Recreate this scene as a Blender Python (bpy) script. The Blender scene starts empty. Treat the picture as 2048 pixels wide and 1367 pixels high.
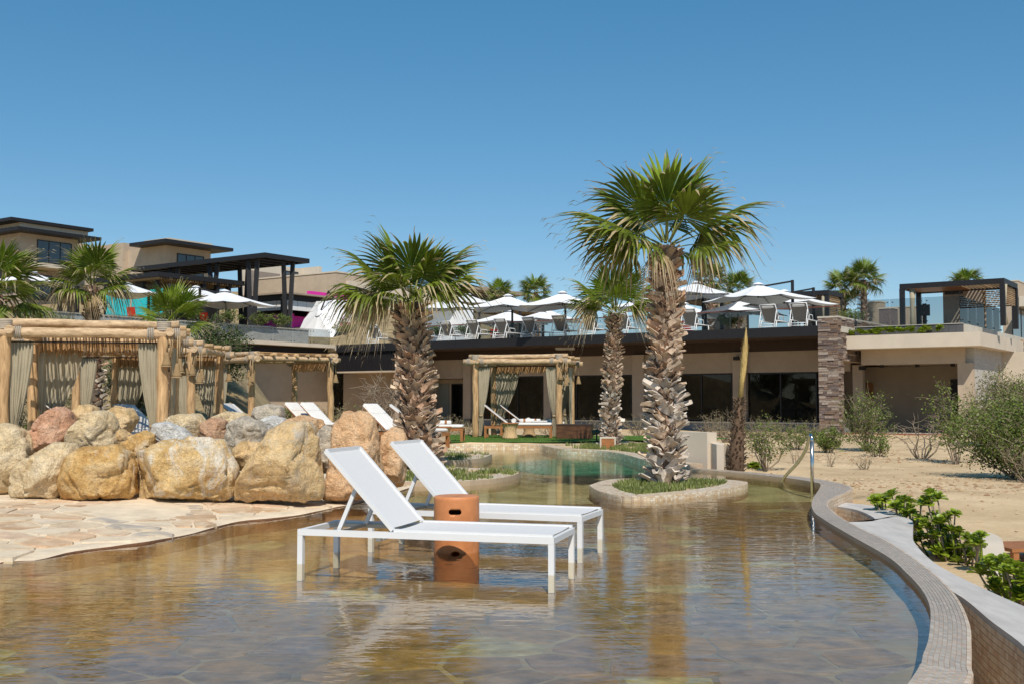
import bpy, bmesh, math, random
from mathutils import Vector, Matrix, noise
from math import sin, cos, pi, sqrt, atan2, radians as R

random.seed(7)
sc = bpy.context.scene
col = sc.collection

# ------------------------------------------------------------------ camera
F, HZ, CAMZ = 2200.0, 800.0, 1.235            # focal length and horizon row of a 2048 px wide frame, eye height above water
PIT = math.atan((HZ - 683.5) / F)
cd = bpy.data.cameras.new('camera')
cd.sensor_width = 36.0
cd.lens = F / 2048 * 36
cd.clip_start, cd.clip_end = 0.1, 6000
cam = bpy.data.objects.new('camera', cd)
col.objects.link(cam)
cam.location = (0, 0, CAMZ)
cam.rotation_euler = (pi / 2 + PIT, 0, 0)
sc.camera = cam

# ------------------------------------------------------------------ sky, sun, exposure
SUN_EL = R(49)
sx, sy = 0.12, -0.993                          # horizontal direction towards the sun
w = bpy.data.worlds.new('World')
sc.world = w
w.use_nodes = True
wn = w.node_tree
wn.nodes.clear()
sky = wn.nodes.new('ShaderNodeTexSky')
sky.sky_type = 'NISHITA'
sky.sun_disc = False
sky.sun_elevation = SUN_EL
sky.sun_rotation = atan2(sx, sy)
sky.altitude = 0
sky.air_density = 0.9
sky.dust_density = 0.0
sky.ozone_density = 4.5
bg = wn.nodes.new('ShaderNodeBackground')
bg.inputs['Strength'].default_value = 0.15
wo = wn.nodes.new('ShaderNodeOutputWorld')
hs = wn.nodes.new('ShaderNodeHueSaturation'); hs.inputs['Saturation'].default_value = 1.30; hs.inputs['Hue'].default_value = .497
ga = wn.nodes.new('ShaderNodeGamma'); ga.inputs[1].default_value = .72
wn.links.new(sky.outputs[0], hs.inputs['Color']); wn.links.new(hs.outputs[0], ga.inputs[0]); wn.links.new(ga.outputs[0], bg.inputs[0])
wn.links.new(bg.outputs[0], wo.inputs[0])
sl = bpy.data.lights.new('sun', 'SUN')
sl.energy = 3.9
sl.angle = R(0.5)
sl.color = (1.0, 0.925, 0.81)
sun = bpy.data.objects.new('sun', sl)
col.objects.link(sun)
sun.location = (20, -20, 40)
sd = Vector((sx * cos(SUN_EL), sy * cos(SUN_EL), sin(SUN_EL)))
sun.rotation_euler = (-sd).to_track_quat('-Z', 'Y').to_euler()
sc.view_settings.view_transform = 'Standard'
sc.view_settings.look = 'None'
sc.view_settings.exposure = 0.2
sc.view_settings.gamma = 1
sc.view_settings.use_curve_mapping = False

# ------------------------------------------------------------------ geometry of the place
def ray(px, py):
    u, v = px - 1024.0, 683.5 - py
    return Vector((u, F * cos(PIT) - v * sin(PIT), F * sin(PIT) + v * cos(PIT)))
def P(px, py, Y):                              # point on the sight line at distance Y
    r = ray(px, py)
    return Vector((0, 0, CAMZ)) + r * (Y / r.y)
def G(px, py, z=0.0):                          # point on the level z
    r = ray(px, py)
    return Vector((0, 0, CAMZ)) + r * ((z - CAMZ) / r.z)
def lerp(a, b, t): return a + (b - a) * t
def sstep(a, b, x):
    t = max(0.0, min(1.0, (x - a) / (b - a)))
    return t * t * (3 - 2 * t)
def rnd(a, b): return random.uniform(a, b)
def inside(poly, x, y):
    c = False
    n = len(poly)
    j = n - 1
    for i in range(n):
        xi, yi = poly[i]; xj, yj = poly[j]
        if (yi > y) != (yj > y) and x < (xj - xi) * (y - yi) / (yj - yi) + xi:
            c = not c
        j = i
    return c
def resample(pts, step, closed=False):
    pts = [Vector(p) for p in pts]
    if closed: pts = pts + [pts[0]]
    out = [pts[0].copy()]
    L = [0.0]
    for a, b in zip(pts, pts[1:]): L.append(L[-1] + (b - a).length)
    n = max(2, int(round(L[-1] / step)))
    k = 0
    for i in range(1, n + 1):
        d = L[-1] * i / n
        while k < len(L) - 2 and L[k + 1] < d: k += 1
        out.append(pts[k].lerp(pts[k + 1], (d - L[k]) / max(1e-9, L[k + 1] - L[k])))
    return out[:-1] if closed else out
def smooth_curve(pts, sub=6, closed=False):    # Catmull-Rom
    pts = [Vector(p) for p in pts]
    n = len(pts)
    out = []
    rng = range(n) if closed else range(n - 1)
    for i in rng:
        if closed: p0, p1, p2, p3 = pts[i - 1], pts[i], pts[(i + 1) % n], pts[(i + 2) % n]
        else: p0, p1, p2, p3 = pts[max(0, i - 1)], pts[i], pts[i + 1], pts[min(n - 1, i + 2)]
        for k in range(sub):
            t = k / sub
            out.append(0.5 * ((2 * p1) + (p2 - p0) * t + (2 * p0 - 5 * p1 + 4 * p2 - p3) * t * t + (3 * p1 - p0 - 3 * p2 + p3) * t ** 3))
    if not closed: out.append(pts[-1].copy())
    return out

# ------------------------------------------------------------------ objects
class MB:
    def __init__(s): s.v = []; s.f = []; s.m = []; s.sm = []; s.uv = None
    def add(s, vs, fs, mi=0, smooth=False):
        o = len(s.v)
        s.v.extend([tuple(p) for p in vs])
        for f in fs:
            s.f.append([i + o for i in f]); s.m.append(mi); s.sm.append(smooth)
        return s
    def hexa(s, p, mi=0):                      # 8 corners, bottom ring then top ring
        return s.add(p, [(3, 2, 1, 0), (4, 5, 6, 7), (0, 1, 5, 4), (1, 2, 6, 5), (2, 3, 7, 6), (3, 0, 4, 7)], mi)
    def box(s, x0, x1, y0, y1, z0, z1, mi=0):
        return s.hexa([(x0, y0, z0), (x1, y0, z0), (x1, y1, z0), (x0, y1, z0), (x0, y0, z1), (x1, y0, z1), (x1, y1, z1), (x0, y1, z1)], mi)
    def bar(s, a, b, w, h, mi=0, up=(0, 0, 1)):
        a, b = Vector(a), Vector(b)
        t = (b - a).normalized()
        u = Vector(up)
        if abs(t.dot(u)) > .95: u = Vector((0, 1, 0)) if abs(t.y) < .9 else Vector((1, 0, 0))
        x = t.cross(u).normalized() * (w / 2)
        y = x.cross(t).normalized() * (h / 2)
        return s.hexa([a - x - y, a + x - y, a + x + y, a - x + y, b - x - y, b + x - y, b + x + y, b - x + y], mi)
    def tube(s, pts, rad, n=8, mi=0, smooth=True, caps=True, flat=1.0):
        pts = [Vector(p) for p in pts]
        if not hasattr(rad, '__len__'): rad = [rad] * len(pts)
        vs, fs = [], []
        prev = None
        for i, p in enumerate(pts):
            t = (pts[min(i + 1, len(pts) - 1)] - pts[max(i - 1, 0)]).normalized()
            if prev is None:
                prev = t.cross(Vector((0, 0, 1)))
                if prev.length < .05: prev = t.cross(Vector((1, 0, 0)))
            x = (prev - t * prev.dot(t)).normalized()
            prev = x
            y = t.cross(x)
            for k in range(n):
                a = 2 * pi * k / n
                vs.append(p + (x * cos(a) + y * sin(a) * flat) * rad[i])
        for i in range(len(pts) - 1):
            for k in range(n):
                fs.append((i * n + k, i * n + (k + 1) % n, (i + 1) * n + (k + 1) % n, (i + 1) * n + k))
        s.add(vs, fs, mi, smooth)
        if caps:
            o = len(s.v) - len(vs)
            s.f.append([o + k for k in reversed(range(n))]); s.m.append(mi); s.sm.append(False)
            s.f.append([o + (len(pts) - 1) * n + k for k in range(n)]); s.m.append(mi); s.sm.append(False)
        return s
    def lathe(s, prof, n=24, c=(0, 0, 0), mi=0, smooth=True, mod=None):
        vs, fs = [], []
        for (r, z) in prof:
            for k in range(n):
                a = 2 * pi * k / n
                q = r * (mod(a, z) if mod else 1)
                vs.append((c[0] + q * cos(a), c[1] + q * sin(a), c[2] + z))
        for i in range(len(prof) - 1):
            for k in range(n):
                fs.append((i * n + k, i * n + (k + 1) % n, (i + 1) * n + (k + 1) % n, (i + 1) * n + k))
        return s.add(vs, fs, mi, smooth)
    def prism(s, poly, z0, z1, mi=0, inset=0.0):
        n = len(poly)
        cx = sum(p[0] for p in poly) / n; cy = sum(p[1] for p in poly) / n
        a = sum(poly[i][0] * poly[(i + 1) % n][1] - poly[(i + 1) % n][0] * poly[i][1] for i in range(n))
        if a < 0: poly = list(reversed(poly))
        f = z0 if callable(z0) else (lambda x, y: z0)
        g = z1 if callable(z1) else (lambda x, y: z1)
        vs = [(p[0], p[1], f(p[0], p[1])) for p in poly]
        tp = []
        for p in poly:
            x, y = p[0], p[1]
            if inset:
                d = sqrt((x - cx) ** 2 + (y - cy) ** 2) or 1
                k = max(0, 1 - inset / d)
                x, y = cx + (x - cx) * k, cy + (y - cy) * k
            tp.append((x, y, g(x, y)))
        return s.add(vs + tp, [tuple(range(n, 2 * n))] + [(i, (i + 1) % n, n + (i + 1) % n, n + i) for i in range(n)], mi)
    def mesh(s, name, mats):
        me = bpy.data.meshes.new(name)
        me.from_pydata(s.v, [], s.f)
        for m in (mats if isinstance(mats, (list, tuple)) else [mats]): me.materials.append(m)
        me.polygons.foreach_set('material_index', s.m)
        me.polygons.foreach_set('use_smooth', s.sm)
        if s.uv:
            l = me.uv_layers.new(name='UVMap')
            flat = []
            for f in s.f:
                for i in f: flat.extend(s.uv[i])
            l.data.foreach_set('uv', flat)
        me.update()
        return me
    def build(s, name, mats, parent=None, label=None, kind=None):
        off = chain(parent)
        if off.length > 0: s.v = [(p[0] - off.x, p[1] - off.y, p[2] - off.z) for p in s.v]
        return link(name, s.mesh(name, mats), parent, label=label, kind=kind)
def chain(o):
    v = Vector((0, 0, 0))
    while o is not None:
        v += o.location
        o = o.parent
    return v
def link(name, me, parent=None, loc=(0, 0, 0), rot=None, scale=None, label=None, kind=None):
    o = bpy.data.objects.new(name, me)
    col.objects.link(o)
    if parent is not None: o.parent = parent
    o.location = loc
    if rot is not None:
        if isinstance(rot, Matrix): o.rotation_euler = rot.to_euler()
        else: o.rotation_euler = rot
    if scale is not None: o.scale = scale
    if label: o['label'] = label
    if kind: o['kind'] = kind
    return o
def tag(o, label, cat, group=None):
    o['label'] = label; o['category'] = cat
    if group: o['group'] = group
    return o
def thing(name, label, cat, loc=(0, 0, 0), rz=0.0, group=None):
    o = bpy.data.objects.new(name, None)
    col.objects.link(o)
    o.empty_display_size = .2
    o.location = loc
    o.rotation_euler = (0, 0, rz)
    return tag(o, label, cat, group)
def struct(o, kind='structure'):
    o['kind'] = kind
    return o
KIDS = {}
def dup(root, loc, rz, label, group=None):     # a copy of a thing with copies of its parts and sub-parts
    def rec(o, par):
        c = o.copy(); col.objects.link(c)
        if par is not None: c.parent = par
        for ch in KIDS.get(o.name) or [k for k in list(bpy.data.objects) if k.parent == o]: rec(ch, c)
        return c
    def fill(o):
        KIDS[o.name] = list(o.children)
        for ch in KIDS[o.name]: fill(ch)
    if root.name not in KIDS: fill(root)
    r = rec2(root, None)
    r.location = loc; r.rotation_euler = (0, 0, rz); r['label'] = label
    if group: r['group'] = group
    return r
def rec2(o, par):
    c = o.copy(); col.objects.link(c)
    if par is not None: c.parent = par
    for ch in KIDS.get(o.name, []): rec2(ch, c)
    return c

# ------------------------------------------------------------------ materials
def nt(name):
    m = bpy.data.materials.new(name); m.use_nodes = True
    t = m.node_tree
    return m, t, t.nodes['Principled BSDF'], t.nodes['Material Output']
def N(t, typ, **kw):
    n = t.nodes.new('ShaderNode' + typ)
    for k, v in kw.items():
        if k.startswith('i_'): n.inputs[k[2:].replace('_', ' ')].default_value = v
        else: setattr(n, k, v)
    return n
def rgba(c): return (c[0], c[1], c[2], 1)
def rand_node(t):                              # one random number per piece, whether the piece is an object or an island
    oi = N(t, 'ObjectInfo'); ge = N(t, 'NewGeometry')
    ad = N(t, 'Math', operation='ADD'); fr = N(t, 'Math', operation='FRACT')
    t.links.new(oi.outputs['Random'], ad.inputs[0]); t.links.new(ge.outputs['Random Per Island'], ad.inputs[1])
    t.links.new(ad.outputs[0], fr.inputs[0])
    return fr.outputs[0]
def mixc(t, fac, a, b, blend='MIX'):
    m = N(t, 'Mix', data_type='RGBA', blend_type=blend)
    for sock, val in ((m.inputs[0], fac), (m.inputs[6], a), (m.inputs[7], b)):
        if hasattr(val, 'is_linked'): t.links.new(val, sock)
        elif isinstance(val, (int, float)): sock.default_value = val
        else: sock.default_value = rgba(val)
    return m.outputs[2]
def ramp(t, fac, stops, interp='LINEAR'):
    r = N(t, 'ValToRGB')
    cr = r.color_ramp; cr.interpolation = interp
    while len(cr.elements) < len(stops): cr.elements.new(.5)
    for e, (p, c) in zip(cr.elements, stops): e.position = p; e.color = rgba(c)
    t.links.new(fac, r.inputs[0])
    return r.outputs[0]
def noise_tex(t, scale, detail=4, rough=.6, stretch=None, world=False, dist=0):
    n = N(t, 'TexNoise')
    n.inputs['Scale'].default_value = scale; n.inputs['Detail'].default_value = detail
    n.inputs['Roughness'].default_value = rough; n.inputs['Distortion'].default_value = dist
    if world: src = N(t, 'NewGeometry').outputs['Position']
    else: src = N(t, 'TexCoord').outputs['Object']
    if stretch:
        mp = N(t, 'Mapping'); mp.inputs['Scale'].default_value = stretch
        t.links.new(src, mp.inputs[0]); src = mp.outputs[0]
    t.links.new(src, n.inputs['Vector'])
    return n.outputs['Fac']
def bump_to(t, bs, h, strength, dist=.01):
    b = N(t, 'Bump'); b.inputs['Strength'].default_value = strength; b.inputs['Distance'].default_value = dist
    t.links.new(h, b.inputs['Height'])
    t.links.new(b.outputs[0], bs.inputs['Normal'])
    return b
def mat(name, c, rough=.7, var=.15, scale=4, bump=0.0, bscale=40, pieces=0.0, spec=.3, metal=0.0, stretch=None, c2=None, world=False, bdist=.01):
    m, t, bs, out = nt(name)
    bs.inputs['Roughness'].default_value = rough
    bs.inputs['Specular IOR Level'].default_value = spec
    bs.inputs['Metallic'].default_value = metal
    n = noise_tex(t, scale, 5, .65, stretch, world)
    lo = tuple(x * (1 - var) for x in c); hi = tuple(min(.95, x * (1 + var)) for x in (c2 or c))
    r = ramp(t, n, [(.3, lo), (.7, hi)])
    if pieces:
        k = rand_node(t)
        f = N(t, 'MapRange'); f.inputs[3].default_value = 1 - pieces; f.inputs[4].default_value = 1 + pieces
        t.links.new(k, f.inputs[0])
        r = mixc(t, 1.0, r, f.outputs[0], 'MULTIPLY')
    t.links.new(r, bs.inputs['Base Color'])
    if bump: bump_to(t, bs, noise_tex(t, bscale, 5, .7, stretch, world), bump, bdist)
    return m
def mat_pieces(name, stops, rough=.7, var=.25, scale=6, bump=.3, bscale=30, spec=.3, bdist=.01, stretch=None):  # each piece takes a colour of the list
    m, t, bs, out = nt(name)
    bs.inputs['Roughness'].default_value = rough; bs.inputs['Specular IOR Level'].default_value = spec
    k = rand_node(t)
    n = len(stops)
    c = ramp(t, k, [(i / n, s) for i, s in enumerate(stops)], 'CONSTANT')
    nz = noise_tex(t, scale, 5, .65, stretch, True)
    f = N(t, 'MapRange'); f.inputs[1].default_value = .3; f.inputs[2].default_value = .7
    f.inputs[3].default_value = 1 - var; f.inputs[4].default_value = 1 + var
    t.links.new(nz, f.inputs[0])
    t.links.new(mixc(t, 1.0, c, f.outputs[0], 'MULTIPLY'), bs.inputs['Base Color'])
    if bump: bump_to(t, bs, noise_tex(t, bscale, 5, .7, stretch, True), bump, bdist)
    return m
def mat_smear(name, stops, rough=.7, var=.25, scale=6, bump=.3, bscale=30, spec=.3, bdist=.01, smear=(.69, .56, .39), sscale=3.2, amount=.85):
    m = mat_pieces(name, stops, rough, var, scale, bump, bscale, spec, bdist)
    t = m.node_tree; bs = t.nodes['Principled BSDF']
    c = bs.inputs['Base Color'].links[0].from_socket
    k = ramp(t, noise_tex(t, sscale, 7, .72, None, True, .8), [(.46, (0, 0, 0)), (.60, (amount, amount, amount))])
    t.links.new(mixc(t, k, c, smear), bs.inputs['Base Color'])
    return m
def mat_rock(name, a, b, c, vein=None, vs=(.62, .7), grain=1.0):
    m, t, bs, out = nt(name)
    bs.inputs['Roughness'].default_value = .9; bs.inputs['Specular IOR Level'].default_value = .15
    n1 = noise_tex(t, 2.2, 6, .65, None, False, .6)
    cc = ramp(t, n1, [(.3, a), (.5, b), (.68, c)])
    n2 = noise_tex(t, 14, 6, .75)
    cc = mixc(t, .8, cc, ramp(t, n2, [(.26, (.62, .55, .46)), (.46, (1.08, 1.08, 1.08)), (.70, (1.5, 1.45, 1.35))]), 'MULTIPLY')
    if vein:
        n3 = noise_tex(t, 3.0, 6, .7, (1.6, 1.6, .5), False, 1.2)
        cc = mixc(t, ramp(t, n3, [(vs[0] - .05, (0, 0, 0)), (vs[1], (.85, .85, .85))]), cc, vein)
    cc = mixc(t, .7, cc, ramp(t, noise_tex(t, 55, 8, .8), [(.33, (.68, .64, .58)), (.48, (1.12, 1.12, 1.12)), (.66, (1.45, 1.42, 1.35))]), 'MULTIPLY')
    # pits
    vo = N(t, 'TexVoronoi'); vo.inputs['Scale'].default_value = 22
    t.links.new(N(t, 'TexCoord').outputs['Object'], vo.inputs['Vector'])
    pit = ramp(t, vo.outputs['Distance'], [(.06, (.35, .3, .25)), (.2, (1, 1, 1))])
    pm = ramp(t, noise_tex(t, 5, 3), [(.52, (0, 0, 0)), (.62, (.8, .8, .8))])
    cc = mixc(t, pm, cc, mixc(t, 1.0, cc, pit, 'MULTIPLY'))
    t.links.new(cc, bs.inputs['Base Color'])
    ad = N(t, 'Math', operation='ADD')
    mu = N(t, 'Math', operation='MULTIPLY'); mu.inputs[1].default_value = .35
    t.links.new(noise_tex(t, 40, 6, .75), mu.inputs[0])
    t.links.new(noise_tex(t, 7, 6, .7), ad.inputs[0]); t.links.new(mu.outputs[0], ad.inputs[1])
    bump_to(t, bs, ad.outputs[0], 1.0 * grain, .085)
    return m
def mat_glass(name, tint, ior=1.45, rough=0.0):
    m, t, bs, out = nt(name)
    t.nodes.remove(bs)
    tr = N(t, 'BsdfTransparent'); tr.inputs[0].default_value = rgba(tint)
    gl = N(t, 'BsdfGlossy'); gl.inputs['Roughness'].default_value = rough
    fr = N(t, 'Fresnel'); fr.inputs[0].default_value = ior
    mx = N(t, 'MixShader')
    t.links.new(fr.outputs[0], mx.inputs[0]); t.links.new(tr.outputs[0], mx.inputs[1]); t.links.new(gl.outputs[0], mx.inputs[2])
    t.links.new(mx.outputs[0], out.inputs[0])
    return m
def mat_leaf(name, g, tip=None, tip_at=.8, pieces=.25, trans=.25, rough=.5):
    m, t, bs, out = nt(name)
    bs.inputs['Roughness'].default_value = rough; bs.inputs['Specular IOR Level'].default_value = .35
    c = ramp(t, noise_tex(t, 6, 3), [(.3, tuple(x * .75 for x in g)), (.7, tuple(x * 1.3 for x in g))])
    k = rand_node(t)
    f = N(t, 'MapRange'); f.inputs[3].default_value = 1 - pieces; f.inputs[4].default_value = 1 + pieces
    t.links.new(k, f.inputs[0])
    c = mixc(t, 1.0, c, f.outputs[0], 'MULTIPLY')
    if tip:
        uv = N(t, 'UVMap'); sp = N(t, 'SeparateXYZ'); t.links.new(uv.outputs[0], sp.inputs[0])
        ad = N(t, 'Math', operation='MULTIPLY_ADD'); ad.inputs[1].default_value = .35; ad.inputs[2].default_value = -.17
        t.links.new(sp.outputs[1], ad.inputs[0])
        a2 = N(t, 'Math', operation='ADD'); t.links.new(sp.outputs[0], a2.inputs[0]); t.links.new(ad.outputs[0], a2.inputs[1])
        c = mixc(t, ramp(t, a2.outputs[0], [(tip_at, (0, 0, 0)), (min(.99, tip_at + .14), (1, 1, 1))]), c, tip)
    t.links.new(c, bs.inputs['Base Color'])
    tl = N(t, 'BsdfTranslucent'); t.links.new(c, tl.inputs[0])
    mx = N(t, 'MixShader'); mx.inputs[0].default_value = trans
    t.links.new(bs.outputs[0], mx.inputs[1]); t.links.new(tl.outputs[0], mx.inputs[2])
    t.links.new(mx.outputs[0], out.inputs[0])
    return m

M = {}
M['sand'] = mat('sand', (.54, .385, .215), .95, .18, .8, .5, 9, c2=(.57, .43, .265), world=True, bdist=.05)
M['white'] = mat('white_powder_coat', (.72, .72, .72), .45, .02, 3, 0, spec=.4)
M['sling'] = mat('white_sling_mesh', (.66, .65, .645), .75, .03, 60, .15, 500, bdist=.001)
M['terracotta'] = mat('terracotta_glaze', (.56, .205, .07), .45, .14, 5, .12, 30, spec=.35, c2=(.60, .24, .095))
M['concrete'] = mat('grey_board_concrete', (.47, .45, .42), .85, .14, 3, .2, 60, stretch=(1, 1, 4))
M['cap'] = mat('pale_grey_concrete', (.50, .47, .44), .85, .18, 2.2, .2, 60, stretch=(3, .7, 1), world=True)
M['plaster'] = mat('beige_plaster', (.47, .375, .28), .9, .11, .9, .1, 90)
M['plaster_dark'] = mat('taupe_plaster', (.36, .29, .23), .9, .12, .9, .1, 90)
M['cream'] = mat('cream_plaster', (.60, .52, .42), .9, .08, .9, .08, 90)
M['black'] = mat('black_metal', (.018, .017, .019), .5, .1, 3, 0)
M['brown'] = mat('dark_brown_panel', (.045, .028, .022), .6, .15, 4, .1, 20, stretch=(1, 1, .2))
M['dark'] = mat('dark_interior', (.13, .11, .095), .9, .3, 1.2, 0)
M['steel'] = mat('brushed_steel', (.62, .60, .56), .22, .04, 8, 0, metal=1.0)
M['log'] = mat('peeled_log', (.47, .31, .17), .75, .34, 5, .7, 26, stretch=(1.2, 4, 4), c2=(.55, .40, .25))
M['post'] = mat('honey_pine_post', (.43, .25, .11), .75, .36, 5, .6, 26, stretch=(5, 5, .6), c2=(.52, .34, .18))
M['pole'] = mat('roof_pole_wood', (.48, .32, .17), .8, .25, 6, .4, 30, pieces=.25, stretch=(.7, 5, 5))
M['reed'] = mat('reed_mat', (.34, .20, .09), .85, .3, 30, .3, 60, pieces=.3)
M['rope'] = mat('jute_rope', (.42, .30, .17), .95, .25, 50, .6, 160)
M['wrap'] = mat('grey_cord_wrap', (.40, .34, .27), .95, .15, 20, .6, 90, stretch=(.4, .4, 3))
M['basket'] = mat('woven_basket', (.30, .20, .10), .9, .3, 70, .8, 120)
M['curtain'] = mat('linen_curtain', (.37, .325, .235), .95, .08, 5, .15, 300, bdist=.002)
M['teak'] = mat('oiled_teak', (.34, .14, .05), .55, .25, 6, .2, 30, stretch=(1, 5, 5))
M['cushion'] = mat('white_cushion', (.74, .71, .67), .95, .05, 6, .2, 20)
M['towel'] = mat('white_towel', (.76, .73, .70), .95, .06, 20, .4, 200)
M['palegrey'] = mat('pale_stone_tile', (.52, .48, .41), .85, .1, 2, .1, 40)
M['soil'] = mat('planter_soil', (.46, .35, .22), .95, .3, 12, .8, 40)
M['hill'] = mat('dry_hillside_earth', (.30, .22, .12), .95, .35, 1.2, .8, 8, c2=(.36, .27, .14), world=True, bdist=.1)
M['lawn'] = mat('mown_grass', (.085, .16, .022), .95, .35, 9, .8, 120, world=True)
M['canopy'] = mat('white_canvas', (.76, .76, .77), .85, .03, 4, .05, 60)
M['greysling'] = mat('grey_sling', (.20, .18, .165), .85, .1, 30, 0)
M['pink'] = mat('magenta_paint', (.70, .035, .36), .7, .05, 3, 0)
M['cyan'] = mat('turquoise_paint', (.03, .52, .56), .7, .04, 3, 0)
M['purple'] = mat('purple_brown_soffit', (.10, .065, .10), .7, .2, 6, 0)
M['red'] = mat('orange_red_paint', (.60, .045, .015), .6, .05, 3, 0)
M['bamboo'] = mat('bamboo_slat', (.30, .20, .11), .85, .3, 10, .2, 40, pieces=.4)
M['glass'] = mat_glass('balustrade_glass', (.76, .79, .80), 1.27)
M['window'] = mat_glass('tinted_window_glass', (.50, .52, .52), 1.5)
M['housewin'] = mat('reflective_house_glass', (.05, .07, .09), .08, .1, 2, 0, spec=.8)
M['bark'] = mat('palm_trunk_fibre', (.135, .085, .055), .95, .35, 20, .8, 50)
M['boot'] = mat('leaf_base', (.47, .36, .265), .85, .35, 9, .5, 60, pieces=.4)
M['boot_red'] = mat('leaf_base_russet', (.40, .26, .175), .85, .3, 9, .5, 60, pieces=.4)
M['boot_grey'] = mat('leaf_base_grey', (.54, .47, .40), .85, .3, 9, .5, 60, pieces=.4)
M['frond'] = mat_leaf('palm_frond', (.125, .165, .016), (.50, .40, .23), .80, .35, .3)
M['frond_young'] = mat_leaf('young_palm_frond', (.18, .245, .020), (.46, .38, .20), .88, .3, .35)  # young fronds have a brighter yellow green of their own
M['frond_dry'] = mat_leaf('dry_palm_frond', (.34, .25, .135), (.50, .41, .28), .6, .3, .15, .8)
M['petiole'] = mat('frond_stalk', (.20, .21, .06), .6, .3, 8, 0)
M['twig'] = mat('grey_twig', (.28, .22, .16), .95, .25, 12, .3, 60)
M['twig_dark'] = mat('brown_twig', (.14, .095, .06), .95, .25, 12, .3, 60)
M['leaf'] = mat_leaf('olive_leaf', (.14, .185, .035), None, pieces=.45)
M['leaf_dark'] = mat_leaf('dark_green_leaf', (.060, .095, .022), None, pieces=.45)
M['leaf_dry'] = mat_leaf('dusty_leaf', (.26, .24, .11), None, pieces=.4)
M['leaf_gloss'] = mat_leaf('glossy_light_green_leaf', (.25, .33, .03), None, pieces=.4, trans=.35, rough=.35)
M['succulent'] = mat_leaf('ice_plant_leaf', (.17, .20, .055), None, pieces=.45, trans=.15)
M['grass'] = mat_leaf('grass_blade', (.10, .19, .025), None, pieces=.4, trans=.3)
M['mosaic'] = mat_pieces('sand_mosaic_tile', [(.60, .45, .29), (.66, .53, .37), (.54, .38, .24), (.70, .60, .45), (.62, .46, .28), (.56, .46, .35), (.74, .66, .54)], .4, .08, 20, 0, spec=.4)
M['mosaic_grey'] = mat_pieces('grey_pink_mosaic_tile', [(.45, .37, .29), (.50, .39, .29), (.41, .35, .28), (.53, .44, .35), (.47, .345, .25), (.39, .33, .26), (.49, .41, .32)], .35, .08, 20, 0, spec=.45)
M['mosaic_rim'] = mat_pieces('sand_rim_tile', [(.58, .45, .32), (.62, .50, .37), (.52, .36, .24), (.66, .56, .44)], .4, .08, 20, 0, spec=.4)
M['grout'] = mat('tile_grout', (.42, .32, .23), .9, .1, 20, .1, 80)
M['ledge'] = mat_pieces('ledge_stone', [(.19, .135, .11), (.25, .19, .15), (.14, .105, .095), (.30, .24, .20), (.21, .14, .10), (.17, .135, .125), (.36, .30, .25), (.23, .165, .13)], .9, .3, 14, .6, 40, .15)
M['flag'] = mat_smear('beach_flagstone', [(.58, .41, .26), (.62, .48, .33), (.50, .33, .20), (.66, .54, .40), (.60, .40, .25), (.44, .38, .32), (.56, .42, .29), (.63, .45, .31)], .85, .22, 5, .5, 25, .2, .02)
M['wet'] = mat('wet_stone_edge', (.22, .11, .06), .5, .35, 6, .5, 25, world=True)
M['mortar'] = mat('pale_mortar', (.71, .58, .42), .95, .16, 4, .5, 30, world=True)
M['poolstone'] = mat_smear('pool_flagstone', [(.25, .185, .13), (.28, .205, .12), (.25, .19, .16), (.29, .20, .10), (.26, .195, .14), (.36, .34, .23), (.25, .185, .15), (.28, .19, .10), (.26, .19, .15), (.30, .215, .12)], .8, .45, 6.5, .4, 25, .2, .01, (.33, .20, .045), .45, .5)
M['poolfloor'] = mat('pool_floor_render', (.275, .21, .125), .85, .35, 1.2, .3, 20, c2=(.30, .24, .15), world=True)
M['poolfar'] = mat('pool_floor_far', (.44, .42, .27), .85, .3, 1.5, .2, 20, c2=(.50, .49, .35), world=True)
M['basin'] = mat('turquoise_basin_tile', (.02, .32, .28), .5, .35, 1.5, 0, c2=(.06, .40, .34), world=True)

def water_mat():
    m, t, bs, out = nt('pool_water')
    t.nodes.remove(bs)
    tr = N(t, 'BsdfTransparent'); tr.inputs[0].default_value = (.92, .89, .73, 1)
    gl = N(t, 'BsdfGlossy'); gl.inputs['Roughness'].default_value = .0
    gl.inputs[0].default_value = (.92, .92, .92, 1)
    fr = N(t, 'Fresnel'); fr.inputs[0].default_value = 1.38
    a = noise_tex(t, 10.0, 2, .5, (.5, 1.15, 1), True, .4)
    b = noise_tex(t, 27, 1, .5, (.5, 1.3, 1), True, .2)
    mu = N(t, 'Math', operation='MULTIPLY_ADD'); mu.inputs[1].default_value = .22
    t.links.new(b, mu.inputs[0]); t.links.new(a, mu.inputs[2])
    bp = N(t, 'Bump'); bp.inputs['Strength'].default_value = 1.0; bp.inputs['Distance'].default_value = .0019
    big = noise_tex(t, 3.0, 2, .5, (.6, 1.2, 1), True, .5)
    m2 = N(t, 'Math', operation='MULTIPLY_ADD'); m2.inputs[1].default_value = 1.5
    t.links.new(big, m2.inputs[0]); t.links.new(mu.outputs[0], m2.inputs[2])
    t.links.new(m2.outputs[0], bp.inputs['Height'])
    t.links.new(bp.outputs[0], fr.inputs['Normal']); t.links.new(bp.outputs[0], gl.inputs['Normal'])
    mx = N(t, 'MixShader')
    t.links.new(fr.outputs[0], mx.inputs[0]); t.links.new(tr.outputs[0], mx.inputs[1]); t.links.new(gl.outputs[0], mx.inputs[2])
    t.links.new(mx.outputs[0], out.inputs[0])
    return m
M['water'] = water_mat()

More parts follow.
